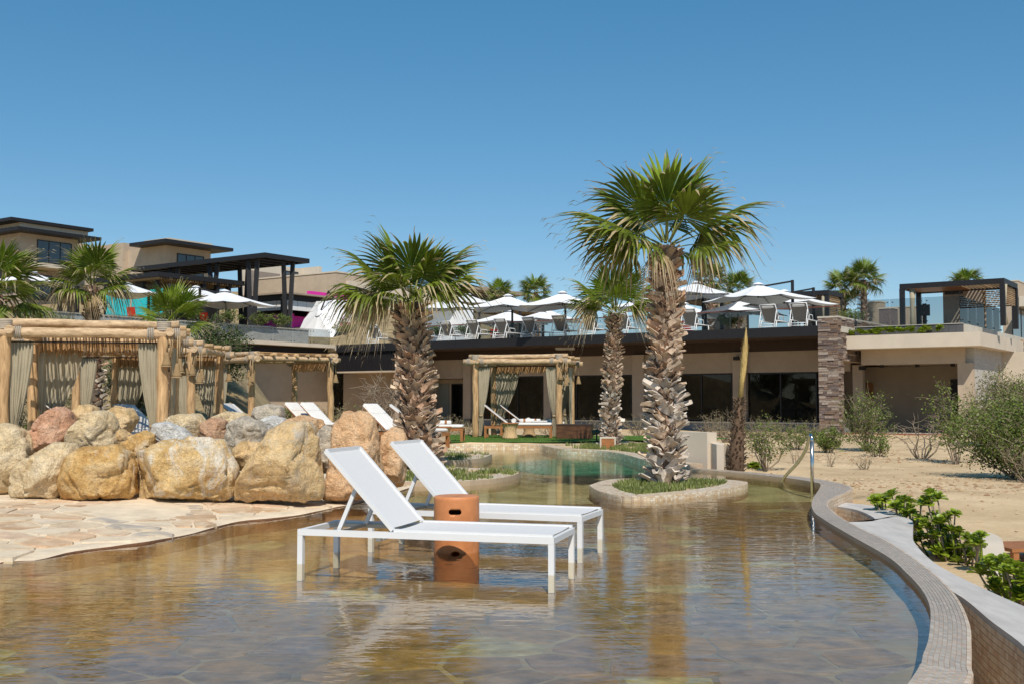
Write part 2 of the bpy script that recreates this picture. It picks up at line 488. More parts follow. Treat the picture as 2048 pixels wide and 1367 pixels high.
# ================================================================== THE SETTING
# frame of the buildings: a runs left and away along the terrace front, b runs right and away
D1 = Vector((-0.8195, 0.573, 0)); D2 = Vector((0.573, 0.8195, 0))
A0 = P(1636, 653, 42); A0 = Vector((A0.x, A0.y, 0))
def L(a, b, z=0.0): 
    q = A0 + D1 * a + D2 * b
    return Vector((q.x, q.y, z))
def ab(x, y):
    d = Vector((x, y, 0)) - A0
    return d.dot(D1), d.dot(D2)
def a_at(px, b):                               # where the sight line of a column crosses the line b
    u = (px - 1024) / F
    return (u * (A0.y + b * D2.y) - A0.x - b * D2.x) / (D1.x - u * D1.y)
DECK = 4.05
BASE = Matrix(((D2.x, D1.x, 0), (D2.y, D1.y, 0), (0, 0, 1)))
RZ_B = atan2(D2.y, D2.x)                       # rotation that turns local x into b

def xy(v): return (v.x, v.y)
in_px = [(1828, 1367), (1847, 1322), (1858, 1285), (1860, 1228), (1843, 1190), (1813, 1156), (1775, 1122), (1699, 1077), (1650, 1047), (1627, 1028), (1625, 1005), (1641, 975)]
out_px = [(1937, 1367), (1941, 1330), (1941, 1285), (1938, 1247), (1919, 1202), (1888, 1164), (1832, 1118), (1775, 1081), (1718, 1054), (1669, 1024), (1658, 1001)]
inner = [Vector((-5, 2.2, 0)), Vector((-1.5, 2.35, 0)), Vector((.2, 3.0, 0)), Vector((1.15, 3.85, 0))] + [G(x, y, 0) for x, y in in_px] + [Vector((4.42, 16.3, 0)), Vector((4.2, 17.3, 0)), Vector((3.6, 18.6, 0)), Vector((3.05, 19.4, 0))]
outer = [Vector((-5, 1.95, 0)), Vector((-1.45, 2.1, 0)), Vector((.33, 2.78, 0)), Vector((1.3, 3.67, 0))] + [G(x, y, .04) for x, y in out_px] + [Vector((4.62, 15.0, 0)), Vector((4.74, 16.3, 0)), Vector((4.47, 17.5, 0)), Vector((3.8, 18.85, 0)), Vector((3.2, 19.65, 0))]
for p in inner + outer: p.z = 0
CI = smooth_curve(inner, 10); CO = smooth_curve(outer, 10)
far_edge = [Vector(p) for p in ((3.05, 19.4, 0), (2.72, 20.2, 0), (2.5, 21.0, 0), (2.4, 22.3, 0), (2.25, 23.6, 0), (1.9, 24.7, 0), (1.17, 25.5, 0), (.85, 26.8, 0), (.6, 27.9, 0), (-1, 28.1, 0), (-2.6, 27.6, 0), (-4.4, 27.2, 0))]
FE = smooth_curve(far_edge, 6)
cap_in = [Vector(p + (0,)) for p in ((1.95, 4.2), (2.32, 4.9), (2.69, 5.78), (2.86, 6.67), (3.0, 7.4), (3.08, 8.2), (3.2, 9.3), (3.32, 10.4), (3.36, 11.6), (3.58, 11.95), (3.98, 12.15), (4.14, 13.2), (4.03, 13.75))]
cap_out = [Vector(p + (0,)) for p in ((2.7, 4.0), (3.05, 5.2), (3.24, 6.4), (3.28, 7.5), (3.36, 8.57), (3.49, 9.33), (3.75, 10.35), (4.05, 11.2), (4.34, 12.0), (4.44, 12.5), (4.50, 13.0), (4.5, 13.8), (4.22, 14.35))]
CAPI = smooth_curve(cap_in, 6); CAPO = smooth_curve(cap_out, 6)

pool_poly = [xy(p) for p in CI] + [xy(p) for p in FE[1:]] + [(-5.2, 24), (-5.6, 19), (-9.5, 15), (-13, 12), (-13, 2.2)]
OUT = [(-14, 1.2)] + [(1.5, 2.2)] + [(p.x - .02, p.y) for p in CAPI] + [(4.35, 14.3), (4.62, 15.0), (4.72, 16.3), (4.45, 17.5), (3.75, 18.85), (3.15, 19.7), (2.9, 20.4)] + [(p.x + .15, p.y + .1) for p in FE[8:]] + [(-5.6, 27), (-6, 21), (-6.2, 17.2), (-14, 15.2)]

# water line of the stone beach
WL = [Vector((-9.5, 6.6, 0))] + [G(x, y, 0) for x, y in ((-260, 1160), (0, 1125), (70, 1120), (150, 1104), (240, 1092), (310, 1083), (400, 1063), (470, 1045), (540, 1038), (600, 1030), (660, 1017), (720, 1004), (790, 985), (830, 972))] + [Vector((-1.3, 17.2, 0))]
for p in WL: p.z = 0
WLs = resample(smooth_curve(WL, 6), .12)
for i, p in enumerate(WLs):
    k = noise.noise(Vector((p.x * 2.3, p.y * 2.3, 3))) * .05 + noise.noise(Vector((p.x * 7, p.y * 7, 1))) * .02
    p.y += k
def beach_d(x, y):                             # distance behind the water line (positive on the stones)
    best = 1e9; sgn = -1
    for a, b in zip(WLs, WLs[1:]):
        ex, ey = b.x - a.x, b.y - a.y
        t = max(0, min(1, ((x - a.x) * ex + (y - a.y) * ey) / (ex * ex + ey * ey)))
        dx, dy = x - a.x - t * ex, y - a.y - t * ey
        d = dx * dx + dy * dy
        if d < best: best = d; sgn = 1 if ex * dy - ey * dx > 0 else -1
    return sgn * sqrt(best)
def beach_z(d): return .018 + .115 * sstep(-.3, 2.4, d) + .05 * sstep(2.4, 6, d)

# ---- terrain
def hnoise(x, y, s, k=0): return noise.noise(Vector((x * s, y * s, k)))
def ground_h(x, y):
    if inside(OUT, x, y): return -1.3
    a, b = ab(x, y)
    zr = -.38 + .22 * sstep(11, 16, y) + .08 * sstep(20, 38, y)
    zl = .13
    z = lerp(zl, zr, max(sstep(2.6, 6.5, x - .02 * y), (1 - sstep(19, 26, y)) * sstep(0, 1.5, x)))
    z = lerp(z, -.06, sstep(34, 40, y) * sstep(-8, -4, x))
    z += .05 * hnoise(x, y, .35, 2) + .045 * hnoise(x, y, .9, 5) + .016 * hnoise(x, y, 2.6, 6)
    # hillside behind the left cabanas, below the retaining wall
    left = sstep(-.19, -.27, x / max(1, y))
    z += left * 3.2 * sstep(25, 42, y)
    # slope to the right of the porch
    z += sstep(-7.6, -13, a) * 4.2 * sstep(-12, 8, b) * sstep(30, 40, y)
    # levels behind the terrace front
    back = max(sstep(9.0, 9.6, b) * sstep(-16, -14, a), sstep(29, 29.6, a) * sstep(-40, -38, b) * sstep(40, 46, y + .0 * x))
    if back > 0:
        hill = 3.8 + max(0, (y - 62)) * .155 * sstep(8, -8, x) + .3 * hnoise(x, y, .1)
        z = lerp(z, hill, back)
    if y > 70: z = lerp(z, 3.8 + max(0, (min(y, 130) - 62)) * .155 * sstep(8, -8, x), sstep(70, 90, y))
    return z
def build_terrain():
    xs = [-300, -200, -140, -110, -90] + [-80 + 2.0 * i for i in range(21)]
    x = -39.6
    while x < 30: xs.append(x); x += .36
    xs += [30 + 2.5 * i for i in range(1, 21)] + [95, 120, 160, 220, 300]
    ys = [-30, -15, -6, -2, .5]
    y = .9
    while y < 46: ys.append(y); y += .36
    ys += [46 + 1.2 * i for i in range(1, 60)] + [125, 140, 160, 200, 300]
    mb = MB()
    nx = len(xs)
    mb.v = [(x, y, ground_h(x, y)) for y in ys for x in xs]
    for j in range(len(ys) - 1):
        for i in range(nx - 1):
            mb.f.append([j * nx + i, j * nx + i + 1, (j + 1) * nx + i + 1, (j + 1) * nx + i]); 
            cx, cy = xs[i], ys[j]
            a, b = ab(cx, cy)
            hill = (cx / max(1, cy) < -.2 and cy > 22) or (b > 9 and a > -16) or cy > 60
            mb.m.append(1 if hill else 0); mb.sm.append(True)
    struct(mb.build('sandy_ground', [M['sand'], M['hill']]))
build_terrain()
mb = MB().add([(-3000, -500, -1.6), (3000, -500, -1.6), (3000, 4000, -1.6), (-3000, 4000, -1.6)], [(0, 1, 2, 3)])
struct(mb.build('ground', M['sand']))

# ---- pool floor, basin, water
ZF = -.135
mb = MB(); mb.v = [(x, y, ZF) for x, y in pool_poly]; mb.f = [list(range(len(pool_poly)))]; mb.m = [0]; mb.sm = [False]
me = mb.mesh('pool_floor', [M['poolfloor'], M['poolfar']])
bm = bmesh.new(); bm.from_mesh(me)
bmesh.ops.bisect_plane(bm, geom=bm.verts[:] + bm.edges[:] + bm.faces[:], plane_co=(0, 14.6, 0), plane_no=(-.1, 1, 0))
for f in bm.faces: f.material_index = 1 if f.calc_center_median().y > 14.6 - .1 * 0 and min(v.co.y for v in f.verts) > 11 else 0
bm.to_mesh(me); bm.free()
pool_floor = struct(link('pool_floor', me))
bas = [G(x, y, -.13) for x, y in ((1006, 930), (1060, 921), (1150, 915), (1215, 916), (1250, 923), (1275, 934), (1300, 945), (1310, 957), (1250, 957), (1160, 953), (1070, 946), (1020, 938))]
bas = smooth_curve(bas, 5, True)
mb = MB(); mb.v = [(p.x, p.y, ZF + .004) for p in bas]; mb.f = [list(range(len(bas)))]; mb.m = [0]; mb.sm = [False]
struct(mb.build('deep_basin', M['basin']))
mb = MB(); mb.v = [(x, y, 0) for x, y in pool_poly]; mb.f = [list(range(len(pool_poly)))]; mb.m = [0]; mb.sm = [True]
struct(mb.build('water', M['water']))

# ---- irregular stones: Voronoi cells
def voronoi(x0, x1, y0, y1, cell, jit=.38, ok=None, sx=1.0):
    cells = []
    seeds = {}
    nx = int((x1 - x0) / (cell * sx)) + 2; ny = int((y1 - y0) / cell) + 2
    for i in range(-2, nx + 2):
        for j in range(-2, ny + 2):
            seeds[i, j] = (x0 + (i + .5 + rnd(-jit, jit)) * cell * sx, y0 + (j + .5 + rnd(-jit, jit)) * cell)
    for (i, j), (px, py) in seeds.items():
        if not (0 <= i < nx and 0 <= j < ny): continue
        if ok and not ok(px, py): continue
        c = cell * 2
        poly = [(px - c, py - c), (px + c, py - c), (px + c, py + c), (px - c, py + c)]
        for di in (-2, -1, 0, 1, 2):
            for dj in (-2, -1, 0, 1, 2):
                if di == dj == 0: continue
                q = seeds.get((i + di, j + dj))
                if q is None: continue
                mx, my = (px + q[0]) / 2, (py + q[1]) / 2
                nx_, ny_ = q[0] - px, q[1] - py
                res = []
                for k in range(len(poly)):
                    A, B = poly[k], poly[(k + 1) % len(poly)]
                    da = (A[0] - mx) * nx_ + (A[1] - my) * ny_
                    db = (B[0] - mx) * nx_ + (B[1] - my) * ny_
                    if da <= 0: res.append(A)
                    if (da < 0 < db) or (db < 0 < da):
                        t = da / (da - db)
                        res.append((A[0] + (B[0] - A[0]) * t, A[1] + (B[1] - A[1]) * t))
                poly = res
                if len(poly) < 3: break
            if len(poly) < 3: break
        if len(poly) >= 3: cells.append(((px, py), poly))
    return cells
def shrink(c, poly, gap):                      # pull the corners in by the joint and round them a little
    out = []
    n = len(poly)
    pts = []
    for x, y in poly:
        d = sqrt((x - c[0]) ** 2 + (y - c[1]) ** 2)
        k = max(.3, 1 - gap / max(d, 1e-6))
        pts.append((c[0] + (x - c[0]) * k + rnd(-.01, .01), c[1] + (y - c[1]) * k + rnd(-.01, .01)))
    for i in range(n):
        p, q, r = pts[i - 1], pts[i], pts[(i + 1) % n]
        out.append((lerp(q[0], p[0], .13), lerp(q[1], p[1], .13)))
        out.append((lerp(q[0], r[0], .13), lerp(q[1], r[1], .13)))
    return out

def visible_floor(x, y): return abs(x) < .50 * y + .3 and inside(pool_poly, x, y)
def floor_ok(x, y): return visible_floor(x, y) and y > 3.4 and y < 14.5 and beach_d(x, y) < .05
WLb = [xy(p) for p in WLs]
cells = voronoi(-6, 4.2, 3.4, 14.5, .38, .45, floor_ok, 1.25)
cells.sort(key=lambda c: c[0][1])
stuff = MB()
for k, (c, poly) in enumerate(cells):
    poly = shrink(c, poly, rnd(.007, .02))
    zt = ZF + rnd(.0025, .005)
    poly = [p for p in poly if inside(pool_poly, p[0], p[1])]
    if len(poly) < 3: continue
    m_ = MB() if k < 290 else stuff
    m_.prism(poly, ZF - .01, zt, 0, .008)
    if k < 290: m_.build('floor_stone', M['poolstone'], pool_floor)
if stuff.v: stuff.build('floor_stones', M['poolstone'], pool_floor, kind='stuff')

# ---- stone beach: one mortar slab with flagstones set in it
BD = Vector((-.42, .91, 0))
tt = [0, .05, .15, .3, .5, .8, 1.2, 1.7, 2.4, 3.4, 5, 7, 8.5]
mb = MB()
n = len(tt) + 1
for p in WLs:
    mb.v.append((p.x, p.y, -.16))
    for t in tt:
        q = p + BD * t
        mb.v.append((q.x, q.y, beach_z(t * .85) - (.012 if t == 0 else 0) + .012 * hnoise(q.x, q.y, 1.7, 4)))
for i in range(len(WLs) - 1):
    for j in range(n - 1):
        mb.f.append([i * n + j, (i + 1) * n + j, (i + 1) * n + j + 1, i * n + j + 1]); mb.m.append(1 if j < 1 else 0); mb.sm.append(j > 1)
beach = struct(mb.build('stone_beach', [M['mortar'], M['wet']]))
def bz(x, y): return beach_z(max(0, beach_d(x, y))*1.0) + .012 * hnoise(x, y, 1.7, 4)
def beach_ok(x, y):
    d = beach_d(x, y)
    return .10 < d < 3.2 and abs(x) < .50 * y + .6 and y < 15.8 and x < -.9
cells = voronoi(-8, -.8, 6.5, 16, .33, .46, beach_ok, 1.3)
cells.sort(key=lambda c: c[0][1])
stuff = MB()
for k, (c, poly) in enumerate(cells):
    poly = shrink(c, poly, rnd(.008, .035))
    d0 = beach_d(*c)
    if d0 < .35: poly = [p for p in poly if beach_d(*p) > -.02]
    if len(poly) < 3: continue
    zc = bz(*c); h = rnd(.008, .02)
    m_ = MB() if k < 298 else stuff
    m_.prism(poly, lambda x, y: bz(x, y) - .03, lambda x, y: bz(x, y) + h, 0, .012)
    if k < 298: m_.build('flagstone', M['flag'], beach)
if stuff.v: stuff.build('flagstones', M['flag'], beach, kind='stuff')

# ---- mosaic strips
def tiles(mb, A, B, rows, gap=.12, lift=.003, mi=0, flip=False):   # A, B: matched polylines; fills the strip between with small raised tiles
    for i in range(len(A) - 1):
        for r in range(rows):
            t0, t1 = (r + gap / 2) / rows, (r + 1 - gap / 2) / rows
            q = []
            for (s, t) in ((gap / 2, t0), (1 - gap / 2, t0), (1 - gap / 2, t1), (gap / 2, t1)):
                q.append(A[i].lerp(A[i + 1], s).lerp(B[i].lerp(B[i + 1], s), t))
            nrm = (q[1] - q[0]).cross(q[3] - q[0]).normalized() * (-1 if flip else 1)
            top = [p + nrm * lift for p in q]
            low = [p - nrm * .002 for p in q]
            f = [(4, 5, 6, 7), (0, 1, 5, 4), (1, 2, 6, 5), (2, 3, 7, 6), (3, 0, 4, 7)]
            if flip: f = [tuple(reversed(x)) for x in f]
            mb.add(low + top, f, mi)
def pair_resample(A, B, step):
    mid = [a.lerp(b, .5) for a, b in zip(A, B)]
    Ls = [0]
    for a, b in zip(mid, mid[1:]): Ls.append(Ls[-1] + (b - a).length)
    n = max(2, int(Ls[-1] / step)); ra, rb = [], []; k = 0
    for i in range(n + 1):
        d = Ls[-1] * i / n
        while k < len(Ls) - 2 and Ls[k + 1] < d: k += 1
        t = (d - Ls[k]) / max(1e-9, Ls[k + 1] - Ls[k])
        ra.append(A[k].lerp(A[k + 1], t)); rb.append(B[k].lerp(B[k + 1], t))
    return ra, rb
def strip_wall(mb, A, B, za0, za1, zb0, zb1, mi=0):     # solid ribbon between two curves: bottom and top heights of each side
    n = len(A); o = []
    for a, b in zip(A, B): o += [(a.x, a.y, za0), (a.x, a.y, za1), (b.x, b.y, zb1), (b.x, b.y, zb0)]
    f = []
    for i in range(n - 1):
        for j in range(3): f.append((i * 4 + j, i * 4 + j + 1, (i + 1) * 4 + j + 1, (i + 1) * 4 + j))
    f += [(0, 3, 2, 1), ((n - 1) * 4, (n - 1) * 4 + 1, (n - 1) * 4 + 2, (n - 1) * 4 + 3)]
    mb.add(o, f, mi)
ZC = .038
mb = MB(); strip_wall(mb, CI, CO, -.3, ZC, -1.3, ZC)
coping = struct(mb.build('pool_coping', M['grout']))
# rim band: last 18 mm of the outer edge is a paler bullnose tile
def up(pts, z): return [Vector((p.x, p.y, z)) for p in pts]
RA, RB = pair_resample(CI, CO, .0235)
rowsA = []
near = [i for i in range(len(RA) - 1) if RA[i].y > 4.2 and RA[i].y < 16 and i > len(RA) * .2]
near.sort(key=lambda i: RA[i].y)
NT = 8
idx = [i for i in range(len(RA) - 1) if 4.3 < RA[i].y and RA[i].x > 1.4]
first = idx[:37]
rest = idx[37:]
unit = MB().add([(-.5, -.5, 0), (.5, -.5, 0), (.5, .5, 0), (-.5, .5, 0), (-.46, -.46, 1), (.46, -.46, 1), (.46, .46, 1), (-.46, .46, 1)],
                [(4, 5, 6, 7), (0, 1, 5, 4), (1, 2, 6, 5), (2, 3, 7, 6), (3, 0, 4, 7)]).mesh('mosaic_tile', M['mosaic_grey'])
for i in first:
    for r in range(NT):
        a = RA[i].lerp(RA[i + 1], .5); b = RB[i].lerp(RB[i + 1], .5)
        c = a.lerp(b, (r + .5) / (NT + .8))
        wdt = (b - a).length / (NT + .8); dl = RA[i].lerp(RB[i], (r + .5) / (NT + .8)) - RA[i + 1].lerp(RB[i + 1], (r + .5) / (NT + .8))
        d = b - a
        link('mosaic_tile', unit, coping, (c.x, c.y, ZC - .001), (rnd(-.01, .01), rnd(-.01, .01), atan2(d.y, d.x)), (wdt * .9, dl.length * .9, .004))
st = MB()
for i in rest:
    A = up([RA[i], RA[i + 1]], ZC); Bv = [RA[k].lerp(RB[k], NT / (NT + .8)) for k in (i, i + 1)]
    tiles(st, A, up(Bv, ZC), NT, .12, .003, flip=True)
st.build('mosaic_tiles', M['mosaic_grey'], coping, kind='stuff')
st = MB()
for i in idx:
    A = [RA[k].lerp(RB[k], NT / (NT + .8)) for k in (i, i + 1)]; Bv = [RB[i], RB[i + 1]]
    tiles(st, up(A, ZC), up(Bv, ZC), 1, .1, .004, flip=True)
    tiles(st, up(Bv, ZC), up(Bv, ZC - .03), 1, .1, .004, flip=True)
    tiles(st, up(Bv, ZC - .032), up(Bv, ZC - .4), 10, .1, .003, flip=True)
st.build('rim_tiles', M['mosaic_rim'], coping, kind='stuff')

# overflow gutter and its pale outer wall
ZW = -.075
mb = MB(); strip_wall(mb, CAPI, CAPO, -1.3, ZW, -1.3, ZW)
gw = tag(mb.build('gutter_wall', M['cap']), 'curving pale grey concrete wall outside the overflow gutter at the right edge of the pool', 'wall')
CA, CB = pair_resample(CAPI, CAPI, .045)
st = MB(); tiles(st, up(CA, ZW - .03), up(CA, ZW - .6), 14, .12, .004, flip=False)
st.build('mosaic_tiles', M['mosaic_rim'], gw, kind='stuff')
g1 = MB(); 
n_ = min(len(CO), 140)
A_ = [p for p in CO if p.y > 3.6 and p.x > 1.2 and p.y < 14]
A_, B_ = resample(A_, .3), None
mb = MB(); mb.v = [(p.x, p.y, -.62) for p in A_] + [(p.x + .9, p.y + .05, -.62) for p in reversed(A_)]
mb.f = [list(range(len(mb.v)))]; mb.m = [0]; mb.sm = [False]
struct(mb.build('gutter_floor', M['mosaic']))
mb = MB(); mb.v = [(p.x, p.y, -.52) for p in A_] + [(p.x + .6, p.y + .05, -.52) for p in reversed(A_)]
mb.f = [list(range(len(mb.v)))]; mb.m = [0]; mb.sm = [False]
struct(mb.build('gutter_water', M['water']))

# ---- planters and far edge
def planter(name, label, pts, wid, zt, group=None, soil=True, closed=True, step=.032, rows=4, zs=None, flip=False):
    C = resample(smooth_curve(pts, 8, closed), .12, closed)
    n = len(C)
    inn = []
    for i, p in enumerate(C):
        a = C[i - 1] if (closed or i > 0) else p
        b = C[(i + 1) % n] if (closed or i < n - 1) else p
        t = (b - a).normalized(); nr = Vector((-t.y, t.x, 0)) * (-1 if flip else 1)
        inn.append(p + nr * wid)
    if closed: C2, I2 = C + [C[0]], inn + [inn[0]]
    else: C2, I2 = C, inn
    mb = MB(); strip_wall(mb, C2, I2, -.2, zt, -.2, zt)
    o = tag(mb.build(name, M['grout'], label=None), label, 'planter', group)
    TA, TB = pair_resample(C2, I2, step)
    st = MB()
    tiles(st, up(TA, zt), up(TA, -.02), rows, .1, .003, flip=not flip)
    nr = max(3, int(wid / .04))
    tiles(st, up(TA, zt), up(TB, zt), nr, .1, .003, flip=flip)
    st.build('mosaic_tiles', M['mosaic'], o, kind='stuff')
    if soil:
        mb = MB(); mb.v = [(p.x, p.y, (zs if zs is not None else zt - .02)) for p in inn]; mb.f = [list(range(len(inn)))]; mb.m = [0]; mb.sm = [False]
        mb.build('soil', M['soil'], o)
    return o, inn
isl = [G(x, y, 0) for x, y in ((1179, 978), (1197, 990), (1232, 999), (1264, 1002), (1305, 1001), (1364, 996), (1422, 990), (1481, 980), (1495, 973))] + [G(x, y, .06) for x, y in ((1490, 962), (1466, 959), (1422, 956), (1364, 954), (1290, 955), (1230, 957), (1200, 962), (1180, 969))]
for p in isl: p.z = 0
isl_o, isl_in = planter('island_planter', 'oblong mosaic rimmed island planter in the pool around the foot of the tallest palm', isl, .30, .06)
pa = [G(1003, 950, 0), G(990, 957, 0), G(960, 963, 0), G(930, 966, 0), G(890, 968, 0), Vector((-2.0, 16.2, 0)), Vector((-3.0, 16.4, 0)), Vector((-3.8, 17.3, 0)), Vector((-3.4, 19.1, 0)), Vector((-2.0, 19.6, 0)), G(930, 937, .07), G(960, 938, .07), G(990, 942, .07)]
for p in pa: p.z = 0
pa_o, pa_in = planter('pool_planter', 'rounded mosaic rimmed planter with succulents beside the reclined backs of the white loungers', pa, .32, .07, 'planters along the left side of the pool')
pb = [G(955, 913, 0), G(940, 920, 0), G(915, 924, 0), G(880, 926, 0), Vector((-2.5, 21.6, 0)), Vector((-3.6, 22.5, 0)), Vector((-3.6, 25, 0)), Vector((-2.4, 26, 0)), G(915, 905, .075), G(940, 907, .075)]
for p in pb: p.z = 0
pb_o, pb_in = planter('pool_planter', 'smaller mosaic rimmed planter farther back, between the leaning palm and the far pool wall', pb, .32, .075, 'planters along the left side of the pool')
fe_o, fe_in = planter('far_pool_edge', 'low sand mosaic edge wall winding along the far end of the pool', [p for p in far_edge], .35, .12, soil=False, closed=False, step=.06, rows=3, flip=True)
# make sure the ribbon lies outside the water
# soil of the far bed
bed = [Vector(p) for p in ((2.8, 20.4, 0), (2.75, 22.3, 0), (2.55, 23.8, 0), (2.1, 25.0, 0), (1.4, 25.85, 0), (1.2, 26.8, 0), (1.0, 28.0, 0), (2.6, 29.2, 0), (5.0, 28.5, 0), (5.2, 24, 0), (4.3, 21, 0))]
mb = MB(); mb.v = [(p.x, p.y, .105) for p in bed]; mb.f = [list(range(len(bed)))]; mb.m = [0]; mb.sm = [False]
struct(mb.build('planting_bed', M['soil']))
lawn = [(-5.5, 27.4), (-4.4, 27.55), (-2.6, 27.95), (-1, 28.45), (.8, 28.3), (2.4, 29.1), (3.2, 29.9), (5.2, 29.6), (6.2, 31.5), (5.0, 33.5), (-6.2, 35.5), (-7, 30)]
mb = MB(); mb.v = [(x, y, .165) for x, y in lawn]; mb.f = [list(range(len(lawn)))]; mb.m = [0]; mb.sm = [False]
struct(mb.build('lawn', M['lawn']))
LAWN = lawn

def blades(mb, pts, h, wdt, lean=.35):
    for (x, y, z) in pts:
        a = rnd(0, 2 * pi); hh = h * rnd(.6, 1.2)
        dx, dy = cos(a) * wdt, sin(a) * wdt
        lx, ly = rnd(-lean, lean) * hh, rnd(-lean, lean) * hh
        mb.add([(x - dx, y - dy, z), (x + dx, y + dy, z), (x + lx, y + ly, z + hh)], [(0, 1, 2)])
def scatter(poly, n):
    xs = [p[0] for p in poly]; ys = [p[1] for p in poly]
    out = []
    while len(out) < n:
        x, y = rnd(min(xs), max(xs)), rnd(min(ys), max(ys))
        if inside(poly, x, y): out.append((x, y))
    return out
mb = MB(); blades(mb, [(x, y, .16) for x, y in scatter(LAWN, 9000)], .05, .006)
struct(mb.build('grass', M['grass']), 'stuff')
def succulents(poly, n, z, h=.085):
    mb = MB()
    cl = scatter(poly, max(4, n // 22))
    for (x, y) in cl:
        if noise.noise(Vector((x * 1.6, y * 1.6, 9))) < -.28: continue
        for k in range(20):
            px, py = x + random.gauss(0, .06), y + random.gauss(0, .06)
            if not inside(poly, px, py): continue
            hh = h * rnd(.5, 1.25); r = rnd(.006, .010); a = rnd(0, 2 * pi)
            lx, ly = rnd(-.03, .03), rnd(-.03, .03)
            b = [(px + r * cos(a + q), py + r * sin(a + q), z - .01) for q in (0, 2.1, 4.2)]
            m = [(px + lx * .5 + r * .9 * cos(a + q), py + ly * .5 + r * .9 * sin(a + q), z + hh * .6) for q in (0, 2.1, 4.2)]
            t = (px + lx, py + ly, z + hh)
            mb.add(b + m + [t], [(0, 1, 4, 3), (1, 2, 5, 4), (2, 0, 3, 5), (3, 4, 6), (4, 5, 6), (5, 3, 6)])
    return struct(mb.build('ice_plants', M['succulent']), 'stuff')
succulents([xy(p) for p in isl_in], 3600, .035, .075)
succulents([xy(p) for p in pa_in], 5000, .05)
succulents([xy(p) for p in pb_in], 3500, .05)
succulents([(2.95, 21.0), (2.85, 22.5), (2.6, 24), (2.2, 25.1), (1.4, 26.0), (1.3, 27.4), (2.6, 27.4), (4.4, 27), (4.6, 23)], 9000, .105, .11)

# ================================================================== BUILDINGS
class Frame:                                   # a building axis system with its own corner
    def __init__(s, o): s.o = Vector((o.x, o.y, 0))
    def p(s, a, b, z):
        q = s.o + D1 * a + D2 * b
        return Vector((q.x, q.y, z))
    def box(s, mb, a0, a1, b0, b1, z0, z1, mi=0):
        if a0 > a1: a0, a1 = a1, a0
        if b0 > b1: b0, b1 = b1, b0
        return mb.hexa([s.p(a0, b0, z0), s.p(a0, b1, z0), s.p(a1, b1, z0), s.p(a1, b0, z0), s.p(a0, b0, z1), s.p(a0, b1, z1), s.p(a1, b1, z1), s.p(a1, b0, z1)], mi)
    def a(s, px, b=0):
        u = (px - 1024) / F
        return (u * (s.o.y + b * D2.y) - s.o.x - b * D2.x) / (D1.x - u * D1.y)
    def b(s, px, a=0):
        u = (px - 1024) / F
        return (u * (s.o.y + a * D1.y) - s.o.x - a * D1.x) / (D2.x - u * D2.y)
    def part(s, name, m, parent, *boxes, label=None, kind=None):
        mb = MB()
        for bx in boxes: s.box(mb, *bx)
        return mb.build(name, m, parent, label, kind)
    def bar(s, mb, p, q, w, h): mb.bar(s.p(*p), s.p(*q), w, h)
    def root(s, name, label, cat, a=0, b=0, z=0, group=None):
        return thing(name, label, cat, s.p(a, b, z), 0, group)
    def quad_a(s, mb, a0, a1, b, z0, z1):      # pane facing the camera along b
        mb.add([s.p(a0, b, z0), s.p(a1, b, z0), s.p(a1, b, z1), s.p(a0, b, z1)], [(3, 2, 1, 0)])
    def quad_b(s, mb, a, b0, b1, z0, z1):
        mb.add([s.p(a, b0, z0), s.p(a, b1, z0), s.p(a, b1, z1), s.p(a, b0, z1)], [(0, 1, 2, 3)])
T = Frame(A0)

# ---- terrace building
B = T.root('terrace_building', 'long low taupe building with black roof edge and dark glass front under the sunbathing terrace', 'building', 10, 3, 0)
AS = T.a(1728, 6.2) + .3; AF = T.a(1700, 3.1)
AE = T.a(672, 0)                               # left end of the front
T.part('roof_edge', M['black'], B, (.02, AE, 0, .25, 3.70, 4.08))
T.part('soffit', M['brown'], B, (-.0, AE, .25, 3.3, 3.72, 3.80))
T.part('upper_panel', M['brown'], B, (-.85, T.a(800, 3.1), 3.10, 3.3, 3.30, 3.72))
AW = T.a(862, 3.2)
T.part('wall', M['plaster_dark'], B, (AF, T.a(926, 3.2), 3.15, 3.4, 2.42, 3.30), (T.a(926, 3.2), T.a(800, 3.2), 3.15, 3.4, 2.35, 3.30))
T.part('low_wall', mat('blue_grey_low_wall', (.19, .20, .22), .85, .12, 2, .1, 40), B, (AF, T.a(950, 2.9), 2.86, 3.35, -.4, .27))
T.part('sill', M['cream'], B, (AF, T.a(950, 2.9), 2.80, 3.42, .272, .33))
cols = [(1465, 1491), (1264, 1287), (1087, 1101), (926, 941)]
for x0, x1 in cols:
    T.part('pilaster', M['plaster_dark'], B, (T.a(x1, 2.95), T.a(x0, 2.95), 2.95, 3.45, .332, 3.299))
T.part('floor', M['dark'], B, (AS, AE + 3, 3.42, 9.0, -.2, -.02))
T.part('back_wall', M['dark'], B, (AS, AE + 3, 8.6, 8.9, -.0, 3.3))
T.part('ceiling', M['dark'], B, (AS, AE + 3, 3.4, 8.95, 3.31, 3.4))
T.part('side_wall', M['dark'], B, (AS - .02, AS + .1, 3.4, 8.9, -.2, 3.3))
bays = [(1491, 1634, 2), (1287, 1465, 3), (1101, 1264, 3), (941, 1087, 3)]
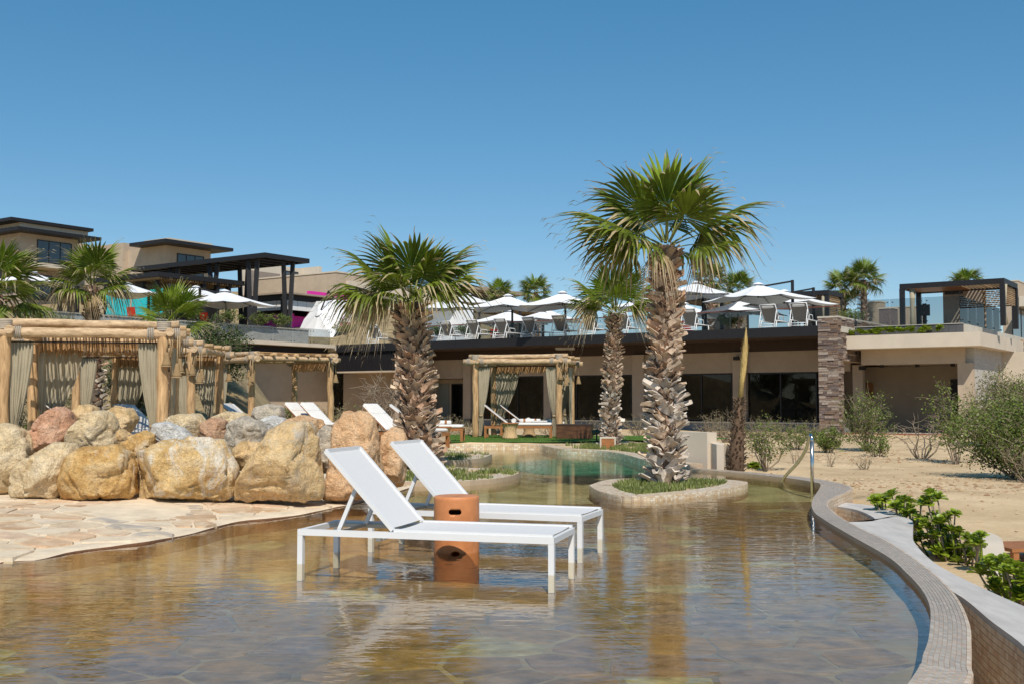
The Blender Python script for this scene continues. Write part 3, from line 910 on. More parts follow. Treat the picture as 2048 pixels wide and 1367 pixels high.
for x0, x1, nm in bays:
    a1, a0 = T.a(x0, 3.2), T.a(x1, 3.2)
    mb = MB()
    fw = .06
    T.box(mb, a0, a1, 3.16, 3.24, .332, .39); T.box(mb, a0, a1, 3.16, 3.24, 2.35, 2.419)
    for k in range(nm + 1):
        q = lerp(a0 + fw / 2, a1 - fw / 2, k / nm)
        T.box(mb, q - fw / 2, q + fw / 2, 3.163, 3.237, .392, 2.348)
    wdw = mb.build('window', M['black'], B)
    for k in range(nm):
        mb = MB(); T.quad_a(mb, lerp(a0, a1, k / nm) + .03, lerp(a0, a1, (k + 1) / nm) - .03, 3.2, .38, 2.36)
        mb.build('pane', M['window'], wdw)
# entrance recess and slatted box at the left end
a0, a1 = T.a(926, 4.3), T.a(852, 4.3)
T.part('recess_wall', M['plaster'], B, (T.a(941, 4.3), T.a(780, 4.3), 4.3, 4.5, -.1, 2.349))
mb = MB(); T.box(mb, T.a(926, 4.25), T.a(903, 4.25), 4.24, 4.298, -.05, 2.1)
dr = mb.build('door', M['black'], B, label='dark entrance door')
mb = MB(); T.quad_a(mb, T.a(924, 4.2), T.a(905, 4.2), 4.23, .05, 2.02); mb.build('pane', M['window'], dr)
mb = MB(); T.box(mb, T.a(898, 4.25), T.a(874, 4.25), 4.24, 4.298, -.05, 2.1)
mb.build('door', mat('grey_green_door', (.24, .25, .22), .7, .05, 2), B, label='pale grey green door')
T.part('slat_backing', M['black'], B, (T.a(785, .1), AE, .16, .3, 2.72, 3.698))
mb = MB()
q = T.a(785, .1)
while q < AE - .05:
    T.box(mb, q, q + .045, .10, .158, 2.72, 3.698); q += .09
mb.build('slats', M['black'], B, kind='stuff')
T.part('slat_soffit', M['plaster'], B, (T.a(785, .1), AE, .05, 2.4, 2.64, 2.718))
T.part('return_wall', M['plaster_dark'], B, (T.a(790, 1.6), AE + 1, 1.6, 1.8, -.3, 2.638))
T.part('end_wall', M['plaster_dark'], B, (T.a(786, .2) - .18, T.a(786, .2) - .02, .32, 3.1, -.3, 3.69))
sp = T.part('wall_spotlight', M['black'], B, (T.a(1478, 2.8), T.a(1478, 2.8) + .22, 2.7, 2.94, 2.95, 3.1))
# exercise machines behind the glass
def exercise_bike(px, b, label):
    o = T.p(T.a(px, b), b, -.02)
    t = thing('exercise_machine', label, 'gym machine', o, RZ_B + rnd(-.3, .3), 'exercise machines behind the glass')
    bk = M['black']
    def at(*pts): return [Vector(p) + o for p in pts]
    MB().bar(*at((-.5, 0, .04), (.5, 0, .04)), .08, .06).bar(*at((-.5, -.25, .04), (-.5, .25, .04)), .06, .05).bar(*at((.5, -.25, .04), (.5, .25, .04)), .06, .05).build('base', bk, t)
    MB().tube(at((-.45, 0, .05), (-.3, 0, 1.0), (-.33, 0, 1.45)), .04, 8).build('mast', bk, t)
    MB().box(o.x - .40, o.x - .30, o.y - .18, o.y + .18, o.z + 1.42, o.z + 1.66).build('console', bk, t)
    for s in (-1, 1):
        MB().tube(at((.15, .22 * s, .3), (-.1, .26 * s, .95), (-.02, .28 * s, 1.6)), .02, 6).build('handle', bk, t)
        MB().box(o.x + .0, o.x + .34, o.y + .2 * s - .06, o.y + .2 * s + .06, o.z + .28, o.z + .33).build('pedal', bk, t)
    MB().lathe([(.0, -.05), (.26, -.05), (.26, .05), (0, .05)], 18, (o.x - .3, o.y, o.z + .35)).build('flywheel', bk, t)
exercise_bike(1012, 4.4, 'dark elliptical trainer behind the glass, leftmost of those seen through the centre cabana')
exercise_bike(1045, 4.6, 'dark elliptical trainer behind the glass in the middle of the centre cabana opening')
exercise_bike(1068, 4.5, 'dark elliptical trainer behind the glass next to the centre cabana right curtain')
def cafe_chair(px, b, label):
    o = T.p(T.a(px, b), b, -.02)
    t = thing('lounge_chair', label, 'chair', o, RZ_B + rnd(-.6, .6), 'chairs inside the glass front')
    MB().prism([(o.x + .27 * cos(k * pi / 5), o.y + .27 * sin(k * pi / 5)) for k in range(10)], o.z + .42, o.z + .5).build('seat', M['brown'], t)
    mb = MB(); vs = []
    for k in range(7):
        an = -1.2 + 2.4 * k / 6
        for z, r in ((.5, .27), (.9, .31)):
            for q in (0, .04): vs.append((o.x + (r + q) * cos(an), o.y + (r + q) * sin(an), o.z + z))
    fs = []
    for k in range(6):
        i = k * 4; j = i + 4
        fs += [(i, i + 2, j + 2, j), (i + 1, j + 1, j + 3, i + 3), (i + 2, i + 3, j + 3, j + 2), (i, j, j + 1, i + 1)]
    mb.add(vs, fs).build('backrest', M['brown'], t)
    for k in range(4):
        an = pi / 4 + k * pi / 2
        MB().tube([(o.x + .18 * cos(an), o.y + .18 * sin(an), o.z + .42), (o.x + .27 * cos(an), o.y + .27 * sin(an), o.z)], .018, 6).build('leg', M['teak'], t)
cafe_chair(1345, 4.6, 'dark chair behind the glass right of the tallest palm trunk')
cafe_chair(1420, 5.0, 'dark chair behind the glass left of the thin dead palm')
cafe_chair(1545, 4.6, 'dark chair behind the glass right of the thin dead palm')
cafe_chair(1600, 5.0, 'dark chair behind the glass beside the stone pillar')

# ---- stone pillar and the wall running back from its top
AP = T.a(1677, 0)
PB = T.root('stone_pillar', 'tall ledgestone pillar of brown and grey courses carrying a stone wall back over the porch', 'pillar', AP / 2, .3, -.3)
T.part('core', M['grout'], PB, (AP + .04, -.04, .04, .5, -.5, 4.36), (AP + .04, -.04, .5, 7, 2.75, 4.36))
T.part('coping_stone', M['palegrey'], PB, (AP - .02, .02, -.02, 7.02, 4.362, 4.42))
ubox = MB().box(-.5, .5, -.5, .5, -.5, .5).mesh('ledge_stone', M['ledge'])
def ledge(face, u0, u1, z0, z1, maxn=[300]):
    z = z0
    st = MB()
    while z < z1 - .03:
        h = min(rnd(.05, .115), z1 - z)
        u = u0
        while u < u1 - .02:
            l = rnd(.14, .46)
            if u + l > u1 - .1: l = u1 - u
            d = rnd(.06, .105)
            if face == 'a': c = T.p(u + l / 2, .05 - d / 2 + .01, z + h / 2); s = (d, l - .008, h - .008)
            else: c = T.p(AP + .05 - d / 2 + .01 + .0, u + l / 2, z + h / 2); s = (l - .008, d, h - .008)
            if maxn[0] > 0:
                link('ledge_stone', ubox, PB, c - PB.location, (rnd(-.01, .01), rnd(-.01, .01), RZ_B), s); maxn[0] -= 1
            else:
                st.hexa([c + (D2 * (s[0] / 2 * i) + D1 * (s[1] / 2 * j) + Vector((0, 0, s[2] / 2 * k))) for (i, j, k) in ((-1, -1, -1), (1, -1, -1), (1, 1, -1), (-1, 1, -1), (-1, -1, 1), (1, -1, 1), (1, 1, 1), (-1, 1, 1))])
            u += l
        z += h
    return st
s1 = ledge('a', AP, 0, -.4, 4.36)
s2 = ledge('b', .0, .55, -.4, 2.75); s3 = ledge('b', 0, 7, 2.75, 4.36)
for s_ in (s2, s3): s1.add(s_.v, s_.f)
s1.build('ledge_stones', M['ledge'], PB, kind='stuff')

# ---- porch at the right
aR = T.a(1962, .9)
PO = T.root('porch', 'beige plastered porch with a thick flat roof slab right of the stone pillar', 'building', -3, 3, -.1)
T.part('roof_slab', M['cream'], PO, (aR, AP - .02, .9, 9, 3.2, 3.70))
aB = T.a(1930, 1.8)
T.part('beam', M['plaster'], PO, (aB, AP - .3, 1.8, 2.2, 2.62, 3.199))
T.part('ceiling', M['plaster'], PO, (aB, AP - .3, 2.2, 7.0, 2.66, 2.9))
T.part('back_wall', M['plaster'], PO, (aB - .3, T.a(1728, 6.2), 6.2, 6.5, -.1, 2.659))
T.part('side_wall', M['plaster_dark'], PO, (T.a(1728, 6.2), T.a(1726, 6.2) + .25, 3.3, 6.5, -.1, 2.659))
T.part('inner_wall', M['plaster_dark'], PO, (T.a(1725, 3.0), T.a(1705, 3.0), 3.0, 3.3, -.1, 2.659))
mb = MB(); T.box(mb, T.a(1745, 6.1), T.a(1731, 6.1), 6.14, 6.198, 0, 2.0); mb.build('door', M['teak'], PO, label='orange brown wooden door leaf')
a0 = T.a(1915, 1.8)
T.part('pier', M['plaster'], PO, (T.a(1946, 1.8), a0, 1.8, 2.1, -.3, 2.619))
T.part('right_wall', M['concrete'], PO, (T.a(1946, 1.8), T.a(1946, 1.8) + .3, 2.1, 7.0, -.3, 3.199))
T.part('rear_wall', M['cream'], PO, (T.a(1946, 1.8) - 1.1, T.a(1946, 1.8) + .2, 7.0, 7.3, -.3, 3.199))
mb = MB(); T.box(mb, T.a(1913, 5.9), T.a(1898, 5.9), 6.1, 6.198, 0, 2.1); mb.build('door', M['black'], PO, label='dark doorway')
T.part('floor', M['palegrey'], PO, (aB - .1, AP - .3, 1.4, 6.2, -.12, -.02))
T.part('step_edge', mat('red_brown_step', (.27, .10, .06), .8, .15, 5), PO, (T.a(1912, 1.2), T.a(1682, 1.2), 1.2, 1.399, -.14, .0))
T.part('base_wall', M['concrete'], PO, (T.a(1904, 1.22), T.a(1682, 1.22), 1.24, 1.5, -.6, -.142))
for px in (1764, 1835, 1906):
    a_ = T.a(px, 2.6); T.part('ceiling_light', M['black'], PO, (a_ - .07, a_ + .07, 2.5, 2.64, 2.52, 2.659))
a_ = T.a(1722, 2.5); T.part('ceiling_light', M['black'], PO, (a_ - .12, a_ + .12, 2.6, 2.8, 2.45, 2.6))
# planter strip on the porch roof
RP = T.root('roof_planter', 'dark slate trough with small green plants along the porch roof edge', 'planter', -3, 1.5, 3.7)
aP = T.a(1925, 1.5)
T.part('trough_back', mat('dark_slate', (.09, .09, .095), .8, .25, 3, .2, 30, stretch=(4, 4, .6)), RP, (aP, AP - .15, 1.55, 1.8, 3.702, 4.05), (aP, aP + .25, 1.8, 8, 3.702, 4.05))
T.part('trough_cap', M['palegrey'], RP, (aP - .02, AP - .12, 1.52, 1.83, 4.052, 4.075))
# retaining wall of the walkway and its concrete parapet (left wing)
AWG = AE + .3
W = T.root('walkway_wall', 'long beige retaining wall with grey concrete parapet of the upper walkway behind the cabanas', 'wall', AWG + 1, -10, 0)
T.part('slab_edge', M['cream'], W, (AWG, AWG + 2.5, -26, .2, 3.93, 4.10))
T.part('recessed_band', M['black'], W, (AWG + .5, AWG + 2.5, -26, .2, 3.45, 3.929))  # recessed band of black material under the slab edge
T.part('wall', M['plaster'], W, (AWG + 1.6, AWG + 2.0, -26, 1.6, -.3, 3.449))
T.part('parapet', M['concrete'], W, (AWG + 1.5, AWG + 1.75, -30, -.2, 4.101, 4.86))
T.part('parapet_cap', M['cream'], W, (AWG + 1.45, AWG + 1.8, -30, -.2, 4.862, 4.91))
# ---- glass balustrades
def balustrade(name, label, pts, z0, z1, wpan, rail=None, group=None):
    t = thing(name, label, 'railing', (pts[0] + pts[-1]) / 2 + Vector((0, 0, z0)), 0, group)
    for A, B_ in zip(pts, pts[1:]):
        n = max(1, int(round((B_ - A).length / wpan)))
        d = (B_ - A) / n; u = d.normalized()
        nr = Vector((-u.y, u.x, 0))
        for k in range(n):
            p, q = A + d * k + u * .012, A + d * (k + 1) - u * .012
            MB().hexa([Vector((v.x, v.y, z)) + nr * s for z in (z0, z1) for (v, s) in ((p, -.006), (q, -.006), (q, .006), (p, .006))]).build('glass_panel', M['glass'], t)
        mb = MB()
        for k in range(n + 1):
            for s in (-.1, .1):
                c = A + d * k + u * s
                for zz in (z0 + .12, z1 - .13):
                    if name == 'glass_balustrade' and zz > z0 + .2 or rail is None:
                        mb.box(c.x - .02, c.x + .02, c.y - .02, c.y + .02, z_ := zz - .02, z_ + .04)
        mb.build('fittings', M['black'], t, kind='stuff')
        if rail: MB().bar(Vector((A.x, A.y, z1 + .03)), Vector((B_.x, B_.y, z1 + .03)), .05, .045).build('handrail', rail, t)
    return t
balustrade('glass_balustrade', 'clear glass balustrade in front of the grey concrete parapet of the walkway', [T.p(AWG + .12, b, 0) for b in (-25, 0)], 4.05, 4.84, 1.35)
railm = mat('red_brown_handrail', (.16, .055, .035), .6, .1, 5)
balustrade('glass_balustrade', 'clear glass balustrade with reddish handrail behind the terrace sun loungers', [T.p(a, 3.4, 0) for a in (AE - 1, .3)], 4.06, 5.05, 1.6, railm)
balustrade('glass_balustrade', 'clear frameless glass balustrade round the corner above the porch roof', [T.p(AP - .2, 1.7, 0), T.p(aP + .1, 1.7, 0), T.p(aP + .1, 9, 0)], 4.08, 5.1, 1.5)
# ---- decks
mb = MB(); T.box(mb, AP - .05, AE + 4, .26, 36, 3.82, DECK); T.box(mb, aP - .1, AP - .051, 1.82, 36, 3.702, DECK); struct(mb.build('terrace_deck', M['palegrey']))
def deck(px, b, z=DECK): return T.p(T.a(px, b), b, z)

# ---- background buildings
def win_b(fr, parent, a, px0, px1, z0, z1, n):       # window band on the right-hand face
    b0, b1 = fr.b(px0, a), fr.b(px1, a)
    mb = MB(); f = .07
    fr.box(mb, a - .06, a - .004, b0, b1, z1 - f, z1); fr.box(mb, a - .06, a - .004, b0, b1, z0, z0 + f)
    for k in range(n + 1):
        q = lerp(b0 + f / 2, b1 - f / 2, k / n); fr.box(mb, a - .057, a - .005, q - f / 2, q + f / 2, z0 + f + .001, z1 - f - .001)
    wn_ = mb.build('window', M['black'], parent)
    for k in range(n):
        m2 = MB(); fr.quad_b(m2, a - .03, lerp(b0, b1, k / n) + .03, lerp(b0, b1, (k + 1) / n) - .03, z0 + .03, z1 - .03)
        m2.v = m2.v; m2.f = [tuple(reversed(f_)) for f_ in m2.f]
        m2.build('pane', M['housewin'], wn_)
def zat(px, py, Y): return P(px, py, Y).z

f1 = Frame(P(52, 0, 101))
h = f1.root('villa', 'beige two storey villa with double dark canopy roof at the far left of the hillside', 'house', 3, 3, 8, 'villas on the hillside')
zt = zat(60, 462, 100)
f1.part('wall', M['plaster'], h, (0, 9, 0, f1.b(150), 13.9, zt), (3, 14, 5, 9, 8, zt + .2))
f1.part('balcony_slab', M['cream'], h, (-1.6, 9, -1, f1.b(150) + .5, 13.5, 13.898))
f1.part('lower_wall', M['plaster_dark'], h, (.5, 9, .5, f1.b(150), 7, 13.498))
f1.part('stone_wall', M['ledge'], h, (-.02, 2.4, -.8, -.02, 13.9, 15.1))
f1.part('canopy', M['black'], h, (-1.6, 8, -1.2, f1.b(178), zt, zt + .3))
f1.part('parapet', M['cream'], h, (-.6, 7, -.4, f1.b(163), zt + .302, zt + .85))
f1.part('roof', M['black'], h, (-1.1, 9.5, -1.6, f1.b(168), zt + .852, zt + 1.15))
win_b(f1, h, 0, 68, 138, 14.1, zt - .45, 3)
win_b(f1, h, .5, 62, 100, 10.6, 13.0, 2)
f2 = Frame(P(340, 0, 90))
h = f2.root('villa', 'beige villa with blank left wall and thin overhanging roof behind the steel pergola', 'house', 3, 3, 8, 'villas on the hillside')
zt = zat(340, 487, 89)
f2.part('wall', M['plaster'], h, (0, 5, 0, f2.b(418), 7, zt))
f2.part('side_wing', M['plaster'], h, (5, 9.5, -.5, 6, 7, zt + .55))
f2.part('wing_parapet', M['plaster'], h, (9.5, 10.2, -.6, 6, 7, zt + .3))
f2.part('roof', M['black'], h, (-1.5, 3.2, -1.2, f2.b(440), zt, zt + .28))
f2.part('roof_parapet', M['cream'], h, (-.6, 2.6, -.2, f2.b(412), zt + .282, zt + .55))
win_b(f2, h, 0, 350, 404, zt - 2.4, zt - .55, 3)
a_ = 4.2; f2.part('window_slot', M['cream'], h, (a_, a_ + .25, -.06, -.004, zt - 3.0, zt - 1.6))
# steel pergola with V columns
f3 = Frame(P(536, 0, 70))
h = f3.root('steel_pergola', 'dark steel pergola with V shaped columns and flat purple brown roof on the left terrace', 'pergola', 5, 2, 6)
zt = zat(536, 505, 70)
la = f3.a(258); lb = f3.b(617)
f3.part('roof_frame', M['black'], h, (0, la, 0, .18, zt - .3, zt), (0, la, lb - .18, lb, zt - .3, zt), (0, .18, .18, lb - .18, zt - .3, zt), (la - .18, la, .18, lb - .18, zt - .3, zt))
f3.part('roof_panel', M['purple'], h, (.18, la - .18, .18, lb - .18, zt - .12, zt - .04))
mb = MB()
for k in range(1, 12): f3.box(mb, la * k / 12, la * k / 12 + .1, .18, lb - .18, zt - .28, zt - .121)
mb.build('rafters', M['black'], h, kind='stuff')
def vcol(fr, parent, a, b, z0, z1, sp, ax='a', w=.26):
    for s in (-1, 1):
        mb = MB()
        t_ = (a + s * sp, b, z1) if ax == 'a' else (a, b + s * sp, z1)
        b_ = (a + s * .12, b, z0) if ax == 'a' else (a, b + s * .12, z0)
        mb.bar(fr.p(*b_), fr.p(*t_), w, w)
        mb.build('column', M['black'], parent)
vcol(f3, h, f3.a(503, .5), .5, 5.2, zt - .3, .42)
vcol(f3, h, .5, f3.b(574, .5), 5.2, zt - .3, .42, 'b')
vcol(f3, h, f3.a(485, 2.8), 2.8, 5.2, zt - .3, .42)
vcol(f3, h, f3.a(424, .6), .6, 8.6, zt - .3, .42)
vcol(f3, h, f3.a(345, .6), .6, 8.6, zt - .3, .42)
# timber pavilion with lower dark roof in front of it
f4 = Frame(P(325, 0, 67))
h = f4.root('timber_pavilion', 'low dark flat roofed pavilion with slatted ceiling and turquoise wall on the left terrace', 'pavilion', 2, 2, 5)
zt = zat(325, 543, 67); la = f4.a(175); lb = f4.b(487)
f4.part('roof', M['black'], h, (0, la, 0, lb, zt - .3, zt))
mb = MB()
k = .2
while k < lb - .2:
    f4.box(mb, .2, la - .2, k, k + .09, zt - .42, zt - .302); k += .2
mb.build('ceiling_slats', M['bamboo'], h, kind='stuff')
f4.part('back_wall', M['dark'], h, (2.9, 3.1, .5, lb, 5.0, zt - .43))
for x0, x1 in ((210, 256), (262, 291), (299, 322)):
    f4.part('turquoise_panel', M['cyan'], h, (f4.a(x1, .4), f4.a(x0, .4), .36, .44, 5.6, zat(255, 586, 70)))
for px in (108, 128, 142, 165, 240, 275, 302): 
    q = f4.a(px, .4); f4.part('post', M['black'], h, (q - .12, q + .12, .6, .84, 5, zt - .301))
for px in (405, 432, 455):
    q = f4.b(px, .3); f4.part('post', M['black'], h, (.2, .5, q - .12, q + .12, 5, zt - .301))
f4.part('low_wall', M['brown'], h, (1.5, 1.7, 1, lb - .5, 5, 6.6))
# open air restaurant with magenta walls
f5 = Frame(P(580, 0, 77))
h = f5.root('open_restaurant', 'dark flat roofed open restaurant with white lattice panels and magenta walls', 'building', 1.5, 2, 5)
zt = zat(580, 585, 77); la = f5.a(488); lb = f5.b(676)
f5.part('roof', M['plaster_dark'], h, (-.4, la, -.4, lb, zt - .12, zt))
f5.part('beam', M['black'], h, (0, la - .2, 0, .2, zt - .5, zt - .121), (0, .2, .2, lb - .3, zt - .5, zt - .121))
zp1, zp0 = zat(580, 600, 77), zat(580, 619, 77)
for k in range(4): f5.part('lattice_panel', M['canopy'], h, (la * k / 4 + .05, la * (k + 1) / 4 - .03, .06, .12, zp0, zp1))
for k in range(5): f5.part('lattice_panel', M['canopy'], h, (.06, .12, lb * .88 * k / 5 + .2, lb * .88 * (k + 1) / 5 + .16, zp0, zp1))
f5.part('counter', M['pink'], h, (.8, la, 1.2, 1.5, 5.0, zat(580, 624, 77)), (1.0, 1.3, 1.5, lb - .8, 5.0, zat(580, 628, 77)))
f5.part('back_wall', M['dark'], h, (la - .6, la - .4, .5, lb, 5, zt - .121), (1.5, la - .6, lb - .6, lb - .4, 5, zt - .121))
f5.part('corner_post', M['black'], h, (.03, .33, -.27, .03, 5, zt - .121))
f5.part('magenta_wall', M['pink'], h, (1.4, 1.7, f5.b(618, 1.4), f5.b(700, 1.4), 5, zat(650, 580, 80)))
f5.part('magenta_pillar', M['pink'], h, (-.3, .1, f5.b(679, 0), f5.b(692, 0), 5, zat(690, 600, 80)))
# plain beige house behind it, and the cream house with the stone wall
f6 = Frame(P(677, 0, 92))
h = f6.root('beige_house', 'plain windowless brown beige house with sloping top line behind the magenta restaurant', 'house', 4, 2, 5)
zt = zat(677, 545, 92)
f6.part('wall', M['plaster'], h, (0, f6.a(506), 0, 9, 5, zt))
f6.part('parapet', M['cream'], h, (-.06, f6.a(506), -.06, 9, zt, zt + .12))
f6.part('side_wing', M['cream'], h, (-.3, 0, 1.2, 9, 5, zt - .6))
f7 = Frame(P(560, 0, 106))
h = f7.root('cream_house', 'small cream house with two windows seen between the V columns of the pergola', 'house', 1, 2, 8)
zt = zat(560, 531, 106)
f7.part('wall', M['cream'], h, (0, 3, -2, f7.b(604), 6, zt))
f7.part('fin_wall', M['cream'], h, (-2.2, 3, f7.b(604), f7.b(604) + .4, 6, zt + .1))
f7.part('balcony', M['cream'], h, (-2.2, 0, -1, f7.b(604), zt - 2.6, zt - 2.3))
f7.part('stone_wall', M['ledge'], h, (-2.6, -2.2, -5.5, -2.0, 6, zt - 1.2))
win_b(f7, h, 0, 566, 594, zt - 2.2, zt - .4, 2)
f8 = Frame(P(900, 0, 98))
h = f8.root('far_house', 'distant beige house with a flat dark eave above the white umbrellas', 'house', 0, 3, 8)
zt = zat(900, 570, 98)
f8.part('wall', M['cream'], h, (0, 5, 0, 9, 5, zt))
f8.part('eave', M['plaster_dark'], h, (-1.5, 0, 1.5, 10, zt - .3, zt))
f8.part('recess_wall', M['brown'], h, (-.2, -.02, 1.6, 9.6, zt - 1.4, zt - .301))
f8.part('parapet', M['cream'], h, (-1.6, -1.2, 1.5, 10, zt - 1.8, zt - 1.3))
f9 = Frame(P(937, 0, 62))
h = f9.root('white_wall_block', 'plain off white garden wall block on the terrace behind the left umbrellas', 'wall', 2, 0, 4)
f9.part('wall', M['canopy'], h, (0, f9.a(838), 0, .5, 4.0, zat(937, 620, 62)))
def pavilion(name, label, px, py, Y, pxl, pxr, z0, backs=True, screens=False, group=None, th=.22):
    fr = Frame(P(px, 0, Y))
    zt = zat(px, py, Y); la = fr.a(pxl); lb = fr.b(pxr)
    h = fr.root(name, label, 'pavilion', la / 2, lb / 2, z0, group)
    fr.part('roof', M['black'], h, (0, la, 0, lb, zt - th, zt))
    mb = MB(); k = .12
    while k < la - .12:
        fr.box(mb, k, k + .07, .1, lb - .1, zt - th - .07, zt - th - .002); k += .16
    mb.build('ceiling_slats', M['bamboo'], h, kind='stuff')
    for (a, b) in ((.1, .1), (la - .1, .1), (.1, lb - .1), (la - .1, lb - .1)):
        fr.part('post', M['black'], h, (a - .08, a + .08, b - .08, b + .08, z0, zt - th - .001))
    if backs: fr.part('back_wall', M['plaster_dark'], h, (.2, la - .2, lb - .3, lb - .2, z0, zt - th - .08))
    if screens:
        k = z0 + .2; r = 0
        mb = MB()
        while k < zt - th - .12:
            l0 = .22
            fr.box(mb, .06, .1, l0, lb - .22, k, k + .05)
            k += .085
        mb.build('bamboo_screen', M['bamboo'], h, kind='stuff')
    for (a, b) in ((la - .3, .12), (.3, .12)):
        mb = MB(); mb.tube([fr.p(a, b, zt - th - .05), fr.p(a, b + .02, (zt + z0) / 2), fr.p(a, b, z0 + .05)], [.09, .05, .1], 10); mb.build('curtain', M['curtain'], h)
    return h
pavilion('terrace_pavilion', 'dark shade pavilion with bamboo roof far back behind the centre umbrellas', 1010, 612, 72, 935, 1090, 4.0, True, False, 'shade pavilions on the terrace')
pavilion('terrace_pavilion', 'dark shade pavilion with beige curtains behind the umbrellas right of the tallest palm', 1440, 590, 62, 1352, 1500, 4.0, True, True, 'shade pavilions on the terrace')
pavilion('terrace_pavilion', 'dark shade pavilion with slatted bamboo side next to the pair of terrace palms', 1648, 580, 53, 1580, 1688, 4.0, True, True, 'shade pavilions on the terrace')
# the cabana above the porch
fr = Frame(P(1995, 0, 41.5)); zt = zat(1995, 556, 41.5)
la = fr.a(1802); lb = fr.b(2022)
h = fr.root('roof_cabana', 'black framed cabana with bamboo screens and glass front on the roof above the porch', 'pavilion', la / 2, 1.5, DECK)
lb = max(lb, 2.6)
fr.part('roof_frame', M['black'], h, (0, la, 0, .14, zt - .2, zt), (0, la, lb - .14, lb, zt - .2, zt), (0, .14, .14, lb - .14, zt - .2, zt), (la - .14, la, .14, lb - .14, zt - .2, zt))
fr.part('ceiling', M['teak'], h, (la * .45, la - .14, .14, lb - .14, zt - .16, zt - .08), label='plain wooden ceiling')
mb = MB(); k = .2
while k < la * .45:
    fr.box(mb, k, k + .06, .14, lb - .14, zt - .14, zt - .09); k += .14
mb.build('roof_slats', M['bamboo'], h, kind='stuff')
for (a, b) in ((.08, .08), (la - .08, .08), (.08, lb - .08), (la - .08, lb - .08)):
    fr.part('post', M['black'], h, (a - .09, a + .09, b - .09, b + .09, DECK, zt - .201))
fr.part('back_wall', M['plaster_dark'], h, (la * .3, la * .72, lb - .25, lb - .15, DECK, zt - .201))
mb = MB(); k = DECK + .9
while k < zt - .25:
    x = .2
    while x < la * .32:
        l = rnd(.3, .7); fr.box(mb, x, min(x + l, la * .32), lb - .3 + rnd(0, .04), lb - .26 + rnd(0, .04), k, k + .05); x += l + .03
    fr.box(mb, .05, .09, .2, lb - .3, k, k + .05)
    k += .075
mb.build('bamboo_screen', M['bamboo'], h, kind='stuff')
fr.part('heater', M['black'], h, (la * .45, la * .62, 1.0, 1.2, zt - .42, zt - .3))
fr.part('console_post', M['black'], h, (la * .8, la * .8 + .14, .9, 1.0, DECK, zt - .75))
fr.part('screen', M['black'], h, (la * .8 - .16, la * .8 + .3, .8, .88, zt - 1.25, zt - .8))
for a in (.3, la - .2):
    mb = MB(); mb.tube([fr.p(a - .25, .2, zt - .22), fr.p(a - .22, .22, zt - 1.2), fr.p(a - .25, .2, DECK + .05)], [.12, .07, .13], 10); mb.build('curtain', M['curtain'], h)
def simple_block(name, label, cat, px0, px1, py0, Y, z0, m, depth=2.0, cap=True):
    fr = Frame(P(px1, 0, Y)); h = fr.root(name, label, cat, .5, .5, z0)
    zt = zat(px1, py0, Y)
    fr.part('wall', m, h, (0, fr.a(px0), 0, depth, z0, zt))
    if cap: fr.part('cap', M['cream'], h, (-.03, fr.a(px0) + .03, -.03, depth + .03, zt, zt + .06))
    return fr, h, zt
simple_block('garden_wall', 'narrow beige wall pier between the twin terrace palms and the porch cabana', 'wall', 1734, 1751, 604, 58, 4.0, M['plaster'], .8)
simple_block('garden_wall', 'low stone faced block left of the porch cabana', 'wall', 1760, 1775, 617, 56, 4.0, M['ledge'], .8)
simple_block('garden_wall', 'low beige block directly behind the left post of the porch cabana', 'wall', 1774, 1822, 614, 57, 4.0, M['plaster'], 1.5)
fr, h, zt = simple_block('hill_house', 'beige flat roofed house at the right edge of the photo behind the porch cabana', 'house', 2008, 2022, 562, 64, 4.0, M['plaster'], 9)
fr.part('eave', M['cream'], h, (-1.2, -.03, 0, 9, zt - 1.5, zt - .9))
win_b(fr, h, 0, 2026, 2060, 4.4, zt - 1.6, 2)

# ================================================================== BOULDERS
RK = {
 'cream': mat_rock('cream_boulder', (.56, .41, .23), (.66, .52, .33), (.72, .61, .44)),
 'tan': mat_rock('tan_boulder', (.52, .34, .15), (.64, .45, .24), (.70, .54, .34)),
 'ochre': mat_rock('ochre_boulder', (.42, .21, .06), (.58, .37, .15), (.68, .52, .31), (.72, .64, .51), (.60, .70)),
 'vein': mat_rock('white_veined_boulder', (.46, .26, .085), (.62, .43, .20), (.70, .55, .35), (.80, .74, .64), (.53, .60)),
 'pink': mat_rock('pink_boulder', (.50, .26, .16), (.60, .35, .23), (.66, .45, .32)),
 'rose': mat_rock('rose_tan_boulder', (.54, .31, .16), (.66, .43, .25), (.72, .52, .35)),
 'grey': mat_rock('grey_boulder', (.36, .31, .25), (.50, .44, .36), (.60, .53, .43)),
 'marble': mat_rock('white_marbled_boulder', (.34, .33, .32), (.60, .59, .57), (.74, .73, .71)),
 'mix': mat_rock('tan_and_grey_boulder', (.44, .36, .27), (.64, .45, .23), (.70, .55, .35), (.56, .52, .46), (.60, .68)),
 'brown': mat_rock('brown_red_boulder', (.38, .21, .13), (.50, .31, .20), (.56, .39, .26)),
}
ico = bmesh.new(); bmesh.ops.create_icosphere(ico, subdivisions=5, radius=1.0)
ICO_V = [v.co.copy() for v in ico.verts]; ICO_F = [[v.index for v in f.verts] for f in ico.faces]; ico.free()
